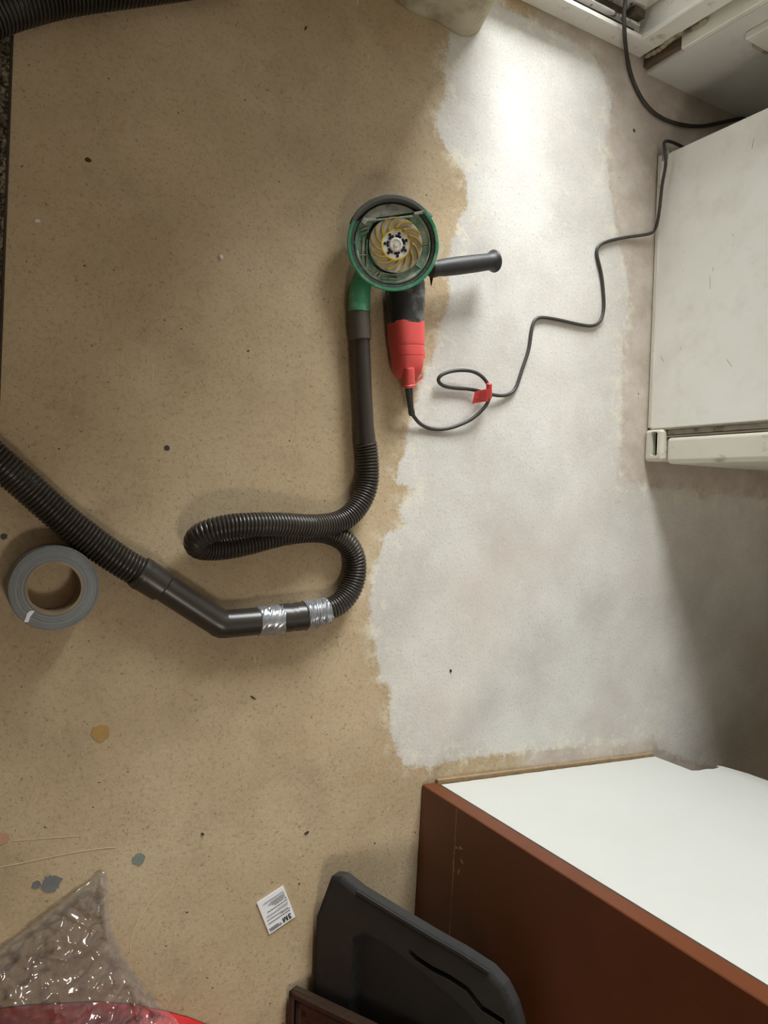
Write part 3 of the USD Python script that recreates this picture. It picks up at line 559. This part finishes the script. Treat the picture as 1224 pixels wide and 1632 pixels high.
part('white_scrap', prism(Polygon([tuple(q[:2]-0) for q in sx]).buffer(0), 0.0012, np.array([[1, 0, 0, 0], [0, 1, 0, 0], [0, 0, 1, TZ-0.0003], [0, 0, 0, 1.0]])), M_white, Tp, smooth=False, label='torn white scrap stuck on the roll')

# ------------------------------------------------------------------ angle grinder lying disc up
RS = 0.0766; TILT = math.radians(24)
gc = F(627, 388, 0.080)
nz = np.array([-math.sin(TILT)*0.96, -math.sin(TILT)*0.28, math.cos(TILT)]); nz /= np.linalg.norm(nz)
gu = np.array([math.cos(TILT), 0, math.sin(TILT)]); gu -= nz*(gu@nz); gu /= np.linalg.norm(gu); gv = np.cross(nz, gu)
MG = basis(gc, gu, gv, nz)
def G(px, py, h=0.0):                                  # pixel on the shroud's own plane -> (u, v) there
    p = PL(px, py, gc+nz*h, nz)-gc; return np.array([p@gu, p@gv])
Gr = thing('angle_grinder', 'red and black angle grinder lying disc up with green dust shroud on the concrete', 'angle grinder', (gc[0], gc[1], 0))
def gm(m): m = m.copy(); m.apply_transform(MG); return m
c0, c1 = G(572, 351), G(697, 333); cd = (c1-c0)/np.linalg.norm(c1-c0); cn = np.array([-cd[1], cd[0]])
if cn@(-c0) > 0: cn = -cn                             # points away from the centre
def halfcut(m, keep_inner, gap=0.0):
    """cut by the chord line; keep the side with the centre or the flap side"""
    nn = (-cn if keep_inner else cn); off = float(np.r_[c0, 0]@np.r_[nn, 0])+gap
    return tri(mani(m).trim_by_plane((float(nn[0]), float(nn[1]), 0.0), off))
shell = lathe([(0.030, -0.034), (RS-0.010, -0.034), (RS-0.004, -0.030), (RS-0.0015, -0.010), (RS, -0.005), (RS+0.0004, -0.001), (RS-0.0008, 0.0008), (RS-0.0052, 0.0004), (RS-0.0058, -0.004), (RS-0.0060, -0.026), (RS-0.010, -0.029), (0.030, -0.029)], 96)
part('shroud', gm(halfcut(shell, True)), M_green, Gr, smooth=35)
brush = lathe([(RS-0.0120, -0.028), (RS-0.0064, -0.028), (RS-0.0060, -0.004), (RS-0.0108, -0.005)], 96)
part('brush_ring', gm(halfcut(brush, True)), M_brush, Gr, smooth=35, label='dark bristle ring')
inner = lathe([(0.046, -0.028), (RS-0.0125, -0.028), (RS-0.0125, -0.0075), (RS-0.0150, -0.0065), (RS-0.018, -0.0115), (0.050, -0.0150), (0.046, -0.0160)], 96)
part('inner_ring', gm(halfcut(inner, True)), M_gdust, Gr, smooth=35, label='green inner ring caked with grey dust')
flap = lathe([(0.030, -0.032), (RS+0.000, -0.032), (RS+0.003, -0.020), (RS+0.003, -0.006), (RS+0.001, -0.003), (RS-0.004, -0.003), (RS-0.006, -0.007), (RS-0.008, -0.022), (0.030, -0.024)], 96)
part('flap', gm(halfcut(flap, False, 0.001)), M_rubber, Gr, smooth=35, label='dark grey hinged edge flap')
fin = lathe([(0.040, -0.025), (RS-0.009, -0.025), (RS-0.0105, -0.013), (RS-0.020, -0.010), (0.050, -0.0105), (0.042, -0.013)], 96)
part('flap_liner', gm(halfcut(fin, False, 0.0025)), M_greydust, Gr, smooth=35)
def bar2(p, q_, w, h0, h1, m, name, label=None):
    a, b = np.array(p), np.array(q_); d = (b-a)/np.linalg.norm(b-a); L = np.linalg.norm(b-a); bb = cbox(0, L, -w/2, w/2, h0, h1, min(0.0008, w/4))
    bb.apply_transform(basis(np.r_[a, 0], np.r_[d, 0], np.array([-d[1], d[0], 0]), (0, 0, 1))); return part(name, gm(bb), m, Gr, label=label)
bar2(G(600, 349.5), G(660, 343), 0.0030, -0.020, -0.0045, M_gdust, 'flap_edge')
bar2(G(582, 350), G(600, 349.5), 0.0046, -0.012, -0.001, M_greydust, 'hinge_lug'); bar2(G(660, 340), G(678, 337), 0.0046, -0.012, -0.001, M_greydust, 'hinge_lug')
bar2(G(578, 356), G(584, 348), 0.008, -0.012, 0.0005, M_greydust, 'hinge_lug'); bar2(G(679, 336), G(688, 346), 0.007, -0.012, 0.0005, M_greydust, 'hinge_lug')
for a, b, w in (((579, 378), (579, 428), .0022), ((586, 380), (585, 424), .002), ((569, 405), (586, 404), .0018), ((593, 440), (604, 432), .003), ((602, 443), (608, 434), .0024), ((603, 441), (634, 443), .002), ((606, 433), (634, 437), .002), ((634, 436), (635, 444), .0022),
                ((571, 366), (588, 360), .003), ((574, 372), (589, 366), .0022), ((564, 382), (569, 398), .0026), ((675, 388), (688, 387), .0016), ((676, 392), (688, 391), .0016), ((664, 420), (672, 426), .0024)):
    bar2(G(*a), G(*b), w, -0.016, -0.0085, M_gdust, 'inner_rib')
# turbo cup wheel
dc = G(631.5, 389); RD = 0.0448
def at2(m, c=dc):
    m = m.copy(); m.apply_translation((c[0], c[1], 0)); return gm(m)
wheel = part('cup_wheel', at2(lathe([(0.005, -0.020), (RD, -0.020), (RD, -0.0065), (RD-0.001, -0.0055), (0.026, -0.0068), (0.0245, -0.0085), (0.005, -0.0085)], 84)), M_steel, Gr, smooth=35, label='steel diamond cup wheel')
for k in range(13):
    a = 2*math.pi*(k+0.3)/13; pts_o, pts_i = [], []
    for j in range(5):
        t = j/4; rr = 0.0262+(RD-0.0008-0.0262)*t; b = a-0.62*t**1.2
        wv = (0.0019+0.0009*t)/rr
        pts_o.append((rr*math.cos(b-wv), rr*math.sin(b-wv))); pts_i.append((rr*math.cos(b+wv), rr*math.sin(b+wv)))
    sg = prism(Polygon(pts_o+pts_i[::-1]), 0.0078); sg.apply_translation((0, 0, -0.008)); 
    part('segment', at2(sg), M_gold, wheel, smooth=False)
part('gold_ring', at2(lathe([(0.0232, -0.009), (0.0262, -0.009), (0.0258, -0.0040), (0.0240, -0.0034), (0.0232, -0.0045)], 72)), M_yellow, wheel)
part('hub_plate', at2(lathe([(0.004, -0.009), (0.0236, -0.009), (0.0236, -0.0046), (0.0225, -0.0040), (0.0165, -0.0046), (0.0155, -0.0056), (0.004, -0.0056)], 72)), M_hub, wheel)
sl = []
for k in range(7):
    a0_ = 2*math.pi*k/7+0.4
    sl.append(at2(prism(Polygon([(rr*math.cos(a0_+t), rr*math.sin(a0_+t)) for rr, t in ((0.0122, -.34), (0.0122, -.12), (0.0122, .12), (0.0122, .34), (0.0160, .34), (0.0160, .12), (0.0160, -.12), (0.0160, -.34))]), 0.0010, basis((0, 0, -0.0058), (1, 0, 0), (0, 1, 0), (0, 0, 1)))))
    c_ = trimesh.creation.cylinder(radius=0.0026, height=0.0014, sections=14); c_.apply_translation((0.0184*math.cos(a0_), 0.0184*math.sin(a0_), -0.0040)); sl.append(at2(c_))
part('hub_slot', sl, M_hole, wheel, smooth=False)
part('arbor_nut', at2(lathe([(0.0002, -0.009), (0.0112, -0.009), (0.0112, -0.0035), (0.0100, -0.0022), (0.0080, -0.0020), (0.0072, -0.0030), (0.0040, -0.0030), (0.0034, -0.0010), (0.0002, -0.0010)], 48)), M_hub, wheel)
# gear head, motor housing
zb = 0.0335
ha, hbp = F(645, 440, .036), F(646.5, 517, zb)
part('gear_head', loft_axis(ha, hbp, [(0, .030, .026, .8, 0, 0), (.15, .0335, .030, .75, 0, 0), (.35, .0330, .031, .75, 0, 0), (.6, .0312, .031, .75, 0, 0), (.85, .0306, .0312, .8, 0, 0), (.93, .0309, .0316, .8, 0, 0), (1, .0302, .031, .8, 0, 0)]), M_tool, Gr, smooth=40)
nk = trimesh.creation.cylinder(radius=0.026, height=0.03, sections=40); nk.apply_translation((0.0, 0.0, -0.046)); nk = gm(nk)
part('spindle_collar', nk, M_tool, Gr)
ra, rb = F(646.3, 513, zb), F(650.5, 604, zb-0.002)
part('motor_housing', loft_axis(ra, rb, [(0, .0290, .0300, .72, 0, 0), (.012, .0300, .0308, .72, 0, 0), (.38, .0292, .0300, .72, 0, 0), (.425, .0286, .0292, .74, 0, 0), (.43, .0280, .0284, .74, 0, 0), (.445, .0286, .0292, .74, 0, 0),
      (.60, .0270, .0282, .75, 0.0, 0), (.605, .0262, .0274, .75, 0, 0), (.62, .0268, .0280, .75, 0, 0), (.80, .0252, .0262, .75, 0, -.001), (.90, .0225, .0235, .8, 0, -.002), (.97, .0185, .0190, .85, 0, -.003), (1.0, .0120, .0130, .9, 0, -.003)]), M_red, Gr, smooth=40)
def hullbox(pts, m, name, label=None): return part(name, trimesh.convex.convex_hull(np.array(pts)), m, Gr, smooth=30, label=label)
hullbox([F(*p, z) for z in (.018, .043) for p in ((664, 551), (676, 554), (678, 570), (672, 575), (662, 566))], M_red, 'side_lug')
hullbox([F(*p, z) for z in (.012, .034) for p in ((657, 593), (672, 585), (675, 596), (673, 604), (660, 613), (655, 604))], M_red, 'side_lug')
for k in range(3):
    hullbox([F(*p, .0352+dz) for dz in (0, -.003) for p in ((661+k*3.4, 606-k*3.1), (673+k*0.6, 597-k*2.2), (674+k*.6, 598-k*2.2), (662+k*3.4, 607-k*3.1))] if k < 1 else
            [F(*p, .0352+dz) for dz in (0, -.003) for p in ((661+k, 606-k*4), (673+k*0.4, 598-k*3.4), (673.5+k*.4, 599-k*3.4), (662+k, 607-k*4))], M_caulk, 'vent_slot')
part('cord_boss', loft_axis(F(650, 585, .048), F(651, 617, .040), [(0, .0085, .010, .8, 0, 0), (.1, .0100, .0115, .8, 0, 0), (.85, .0108, .0112, .8, 0, 0), (.87, .0118, .0120, .8, 0, 0), (.97, .0118, .0120, .8, 0, 0), (1, .0105, .0108, .8, 0, 0)]), M_red, Gr)
hullbox([F(*p, z) for z in (.020, .046) for p in ((672, 466), (677, 470), (677.5, 488), (673, 494), (669, 480))], M_tool, 'slide_switch')
# dust port
part('dust_port', [tube(spline(P([(590, 424, .030), (580, 440, .027), (574.5, 458, .026), (572.8, 478, .0255), (572.5, 497, .025)]), n=20)[0], np.r_[np.linspace(.0165, .0180, 12), np.full(6, .0184), .0190, .0190], 30)], M_green, Gr, label='green dust extraction port')
# side handle
h0, h1 = F(686, 429, .050), F(789, 416, .044); hl = np.linalg.norm(h1-h0); hd = (h1-h0)/hl; hu = np.cross([0, 0, 1.0], hd); hu /= np.linalg.norm(hu); hw = np.cross(hd, hu)
prof = [(0.0001, 0), (.0135, 0), (.0150, .003), (.0150, .010), (.0138, .014), (.0152, .03), (.0160, .06), (.0158, hl*.7), (.0152, hl*.86), (.0160, hl*.93), (.0198, hl*.965), (.0205, hl*.98), (.0200, hl*.995), (.017, hl), (0.0001, hl)]
part('side_handle', lathe(prof, 48, basis(h0, hu, hw, hd)), M_grip, Gr, smooth=40)
hullbox([F(684, 436, .04), F(692, 436, .04), F(690, 442, .046), F(685, 442, .036), F(686.5, 455, .040), F(688, 455, .040), F(688, 444, .030)], M_grip, 'handle_spur')
# cord
sr = P([(651, 612, .040), (652, 625, .036), (654, 645, .026), (656.5, 660, .016)])
part('strain_relief', tube(spline(sr, n=16)[0], np.r_[np.linspace(.0072, .0052, 13), .0058, .0060, .0056], 20), M_cord, Gr)
def C5(x, y, z): return F(600+x/4.08, 540+y/4.08, z)
cp = [F(656, 658, .017), C5(262, 530, .011), C5(300, 563, .006), C5(350, 583, .0042), C5(405, 589, .0042), C5(470, 582, .006), C5(540, 560, .009), C5(620, 520, .013), C5(685, 465, .018), C5(722, 415, .022), C5(734, 370, .024), C5(731, 320, .025), C5(712, 275, .025),
      C5(675, 237, .023), C5(630, 214, .021), C5(580, 205, .019), C5(520, 206, .018), C5(455, 220, .017), C5(412, 245, .0155), C5(402, 270, .014), C5(418, 294, .012), C5(455, 311, .0095), C5(520, 321, .008), C5(600, 327, .0085), C5(660, 338, .012), C5(730, 357, .013), C5(790, 369, .010), C5(845, 366, .006), C5(890, 340, .0042), C5(918, 290, .0042), C5(945, 205, .0042), C5(975, 120, .0042),
      F(844, 550, .0042), F(848, 522, .0042), F(855, 508, .0042), F(875, 507, .0042), F(905, 513, .0042), F(935, 519, .0042), F(952, 516, .0042), F(961, 500, .0042), F(962, 470, .0042), F(957, 430, .0042), F(951, 404, .0042), F(953, 394, .0042), F(968, 385, .0042), F(1000, 378, .005), F(1028, 374, .008)]
fx = 1.3345
for px, py in ((1042, 368), (1048, 352), (1052, 325), (1056, 290), (1061, 255)):
    p = X(px, py, fx+0.006*(0.7-py/500)*0); p[0] = fx; cp.append(p)
cp += [np.array([1.340, 0.757, 0.028]), np.array([1.39, 0.772, 0.016]), np.array([1.46, 0.775, .006])]
part('power_cord', tube(spline(cp, ds=0.004)[0], 0.0034, 12), M_cord, Gr, label='black power cord with a small loop')
tg = part('cord_tag', [tube([C5(732, 288, .030), C5(732, 292, .030), C5(732, 386, .022), C5(732, 390, .022)], [.0034, .0056, .0056, .0034], 18)], M_tag, Gr, label='red warning tag wrapped round the cord')
tgp = [C5(728, 322, .034), C5(728, 405, .026), C5(622, 421, .022), C5(640, 342, .030)]
tn = np.cross(tgp[1]-tgp[0], tgp[3]-tgp[0]); tn /= np.linalg.norm(tn); tn *= np.sign(tn[2])
part('tag_flag', trimesh.convex.convex_hull(np.array([p+tn*s_*0.0004 for p in tgp for s_ in (0, 1)])), M_tag, tg, smooth=False)
ln = []
for k in range(6):                                     # rows of small print, too fine to read
    t0, t1 = 0.10+k*0.145, 0.15+k*0.145
    L_ = lambda s, t: tgp[0]*(1-s)*(1-t)+tgp[1]*(1-s)*t+tgp[2]*s*t+tgp[3]*s*(1-t)
    ln.append(trimesh.convex.convex_hull(np.array([L_(s, t)+tn*h for s in (0.15, 0.62+0.25*((k*37) % 10)/10) for t in (t0, t1) for h in (0.0003, 0.0007)])))
part('small_print', ln, M_tagprint, tg, smooth=False, kind='stuff')

# ------------------------------------------------------------------ second cable over the door sill
c2 = [F(1006, -85, .150), F(1001, -40, .085), F(997, 0, .068), F(994.5, 25, .063), F(995, 42, .060), F(995.5, 56, .0545), F(996.5, 68, .044), F(998, 82, .027), F(1001, 100, .009), F(1006, 120, .005), F(1015, 143, .0045), F(1028, 165, .0045), F(1048, 184, .0045), F(1075, 196, .0045), F(1105, 201, .0045), F(1130, 199.5, .0045), F(1160, 193, .0045), F(1200, 186, .0045), F(1250, 184, .0045)]
single('extension_cable', tube(spline(c2, ds=0.006)[0], 0.0042, 14), M_cord, 'black cable curving from the door sill to behind the refrigerator', 'cable')

# ------------------------------------------------------------------ leaflet
pc = [F(*p) for p in ((470, 1460), (428.8, 1488.2), (406.7, 1440), (448, 1412.7))]
A_, U_, V_ = pc[0], pc[1]-pc[0], pc[3]-pc[0]; wU, wV = np.linalg.norm(U_), np.linalg.norm(V_); U_ /= wU; V_ = V_-U_*(V_@U_); V_ /= np.linalg.norm(V_); up = np.array([0, 0, 1.0])
Lf = thing('leaflet', 'small white printed instruction leaflet lying upside down on the tan floor', 'leaflet', A_)
def leaf(u0, u1, v0_, v1, h0, h1):
    return trimesh.convex.convex_hull(np.array([A_+U_*wU*u_+V_*wV*v_+up*h for u_ in (u0, u1) for v_ in (v0_, v1) for h in (h0, h1)]))
part('sheet', leaf(0, 1, 0, 1, 0.0004, 0.0022), M_white, Lf, smooth=False)
def prt(u0, u1, v, t, m):
    r_ = random.Random(int(u0*100+v*1000)); ms = []; x = u0
    while x < u1-0.01:
        w_ = min(r_.uniform(0.03, 0.09), u1-x); ms.append(leaf(x, x+w_, v, v+t, 0.0026, 0.0029)); x += w_+0.012
    return ms
rows = [(0.50, 0.93, 0.055, 0.022, 0), (0.50, 0.95, 0.09, 0.022, 0), (0.60, 0.96, 0.125, 0.024, 0), (0.08, 0.92, 0.27, 0.022, 0), (0.06, 0.42, 0.335, 0.018, 0), (0.12, 0.93, 0.375, 0.018, 0), (0.08, 0.90, 0.46, 0.014, 1), (0.08, 0.88, 0.49, 0.014, 1),
        (0.05, 0.45, 0.52, 0.014, 1), (0.04, 0.80, 0.585, 0.022, 0), (0.04, 0.14, 0.655, 0.02, 0), (0.17, 0.52, 0.665, 0.02, 0), (0.06, 0.60, 0.71, 0.018, 0), (0.08, 0.72, 0.75, 0.018, 0), (0.06, 0.60, 0.79, 0.016, 0), (0.06, 0.86, 0.845, 0.013, 1), (0.06, 0.8, 0.875, 0.013, 1)]
for u0, u1, v_, t_, pale in rows: part('print_line', prt(u0, u1, v_, t_, None), M_print2 if pale else M_print, Lf, smooth=False)
tm = meshkit.text_mesh('3M', wV*0.135, 0.0004, bold=True)
tm.apply_transform(basis(A_+U_*wU*0.09+V_*wV*0.195+up*0.0028, U_*0.95, -V_, up)); part('heading_print', tm, M_black_ink, Lf, smooth=False)

# ------------------------------------------------------------------ rug strip at the left
rg = [F(22, 50), F(5, 440), F(-2, 690), F(-9, 1000)]
Rg = thing('rug', 'speckled woven rug whose bound edge shows at the left side of the photo', 'rug', rg[0])
p0, p1 = rg[0]+(rg[0]-rg[1])*0.35, rg[1]+(rg[2]-rg[1])*1.4
dr = (p1-p0)/np.linalg.norm(p1-p0); le = np.cross(dr, up); le = le if le[0] < 0 else -le
def strip(a, b, w0_, w1_, z0, z1):
    return trimesh.convex.convex_hull(np.array([q_+le*w_+up*z for q_ in (a, b) for w_ in (w0_, w1_) for z in (z0, z1)]))
part('weave', strip(p0, p1, 0.003, 0.7, 0.0005, 0.006), M_mat, Rg, smooth=False)
part('binding', tube([p0+le*0.003+up*0.0045, p1+le*0.003+up*0.0045], 0.0024, 12), M_binding, Rg)

# ------------------------------------------------------------------ clear plastic bag over a red one
def sheetmesh(poly, step, hfun):
    minx, miny, maxx, maxy = poly.bounds
    X_, Y_ = np.meshgrid(np.arange(minx, maxx, step), np.arange(miny, maxy, step)); X_ = X_+0.37*step*np.sin(Y_*900)
    P_ = np.stack([X_.ravel(), Y_.ravel()], 1); P_ = P_[shapely.contains_xy(poly.buffer(-step*0.5), P_[:, 0], P_[:, 1])]
    B_ = np.array([poly.exterior.interpolate(t).coords[0] for t in np.arange(0, poly.exterior.length, step*0.8)])
    P_ = np.vstack([P_, B_]); from scipy.spatial import Delaunay
    tr = Delaunay(P_).simplices; cen = P_[tr].mean(1); tr = tr[shapely.contains_xy(poly, cen[:, 0], cen[:, 1])]
    a, b, c = P_[tr[:, 0]], P_[tr[:, 1]], P_[tr[:, 2]]; s = (b[:, 0]-a[:, 0])*(c[:, 1]-a[:, 1])-(b[:, 1]-a[:, 1])*(c[:, 0]-a[:, 0]); tr[s < 0] = tr[s < 0][:, ::-1]
    ed = shapely.distance(poly.exterior, shapely.points(P_)); return P_, tr, hfun(P_, ed)
redp = Polygon([tuple(F(*p)[:2]) for p in ((-70, 1625), (0, 1606), (50, 1600), (110, 1597), (160, 1595), (215, 1600), (262, 1610), (300, 1620), (335, 1634), (380, 1660), (400, 1760), (300, 1860), (-90, 1860))])
def redh(P_, ed): return 0.003+0.075*(1-np.exp(-ed/0.05))+0.012*(meshkit.fbm(np.c_[P_*18, P_[:, :1]*0], 4, 3)-0.5)*np.clip(ed/0.03, 0, 1)
P_, tr_, h_ = sheetmesh(redp, 0.006, redh)
Vt_ = np.c_[P_, h_]; nV = len(Vt_); Vb = np.c_[P_, np.full(nV, 0.001)]
single('red_bag', trimesh.Trimesh(np.vstack([Vt_, Vb]), np.vstack([tr_, tr_[:, ::-1]+nV]), process=False), M_redcloth, 'red crumpled bag lying under the clear plastic at the bottom left', 'bag', smooth=True)
bagp = Polygon([tuple(F(*p)[:2]) for p in ((-60, 1556), (0, 1508), (60, 1462), (110, 1424), (150, 1393), (164, 1384), (170, 1394), (174, 1404), (175, 1440), (179, 1484), (192, 1508), (210, 1540), (232, 1572), (262, 1602), (296, 1634), (340, 1700), (350, 1840), (-60, 1840))])
from scipy.spatial import cKDTree
_kt = cKDTree(P_)
_rc = np.random.RandomState(12)
def creases(Q):
    out = np.zeros(len(Q)); apex = F(165, 1384)[:2]; lo, hi = Q.min(0), Q.max(0)
    for k in range(170):
        c_ = lo+_rc.rand(2)*(hi-lo); rad = c_-apex; base = math.atan2(rad[1], rad[0])
        a_ = base+_rc.normal(0, .35) if k % 3 else base+math.pi/2+_rc.normal(0, .5)
        L_ = 0.008+0.06*_rc.rand()**2; w_ = 0.0016+0.003*_rc.rand(); hh_ = (0.0015+0.0062*_rc.rand())
        d_ = np.array([math.cos(a_), math.sin(a_)]); r_ = Q-c_; al, ac = r_@d_, r_@np.array([-d_[1], d_[0]])+0.15*(r_@d_)**2/L_
        out += hh_*np.clip(1-np.abs(ac)/w_, 0, 1)*np.clip(1-np.abs(al)/L_, 0, 1)
    return np.minimum(out, 0.013)
def bagh(Q, ed):
    rd, ri = _kt.query(Q); under = np.where(rd < 0.012, h_[ri], 0)
    n3 = np.c_[Q*1.0, Q[:, :1]*0]; a1 = np.abs(meshkit.fbm(n3*17+3, 4, 8)-0.5)*2; a2 = np.abs(meshkit.noise(n3*np.array([70, 34, 1])+9, 5)-0.5)*2; a3 = np.abs(meshkit.noise(n3*np.array([30, 95, 1])+4, 6)-0.5)*2
    puff = 0.040*(1-np.exp(-ed/0.07))
    return np.maximum(under+0.008, 0.004+puff)+np.clip(ed/0.012, 0.15, 1)*(0.010*(1-a1)**2+0.0012*(1-a2)**2+0.0012*(1-a3)**2+creases(Q))
Pq, tq, hq = sheetmesh(bagp, 0.0025, bagh)
single('clear_plastic_bag', trimesh.Trimesh(np.c_[Pq, hq], tq, process=False), M_film, 'crinkled clear plastic bag lying over the red bag at the bottom left', 'plastic bag', smooth=True)

# ------------------------------------------------------------------ crumbs and chips lying about
M_crumb = mat('dark_crumb', S(58, 50, 40), S(74, 64, 50), 0.9, 80)
def chip(px, py, a, b, h, rot, seed):
    r_ = random.Random(seed); pts_ = []; a, b = a*0.8, b*0.8
    c_ = F(px, py)
    for k in range(9):
        t = 2*math.pi*k/9; s = r_.uniform(0.7, 1.25); x, y = a*s*math.cos(t), b*s*math.sin(t)
        for z, f_ in ((0.0004, 1.0), (h, r_.uniform(0.5, 0.85))): pts_.append((c_[0]+f_*(x*math.cos(rot)-y*math.sin(rot)), c_[1]+f_*(x*math.sin(rot)+y*math.cos(rot)), z))
    return trimesh.convex.convex_hull(np.array(pts_))
for k, (px, py, a, b, h, rot, m, lab) in enumerate((
        (59, 352, .0055, .0035, .0025, .3, M_scrap, 'white crumb on the dark tan floor near the rug edge'), (352, 410, .0048, .0060, .004, .8, M_scrap, 'white crumpled scrap on the tan floor left of the green shroud'),
        (140, 255, .0055, .0042, .002, .2, M_crumb, 'brown flake on the floor in the upper left'), (487, 45, .0055, .0022, .002, 1.0, M_crumb, 'small curved dark shaving on the floor near the curtain'),
        (323, 1329, .0026, .0042, .002, .6, M_crumb, 'dark crumb on the tan floor above the leaflet, between it and the teal drip'), (489, 1327, .0055, .0028, .002, .2, M_crumb, 'dark crumb on the tan floor directly above the black panel corner'),
        (718, 1069, .0030, .0050, .002, .3, M_crumb, 'dark curved crumb on the ground grey concrete'), (1010, 100+108, .0040, .0050, .002, .4, M_crumb, 'dark crumb on the concrete near the cable bend'),
        (404, 1112, .0085, .0020, .0015, -0.6, M_crumb, 'thin dark splinter on the tan floor below the bent wand'), (477, 1408, .0025, .0020, .0015, 0.2, M_crumb, 'tiny dark crumb right of the leaflet top corner'))):
    single('floor_crumb', chip(px, py, a, b, h, rot, k), m, lab, 'debris', smooth=False)
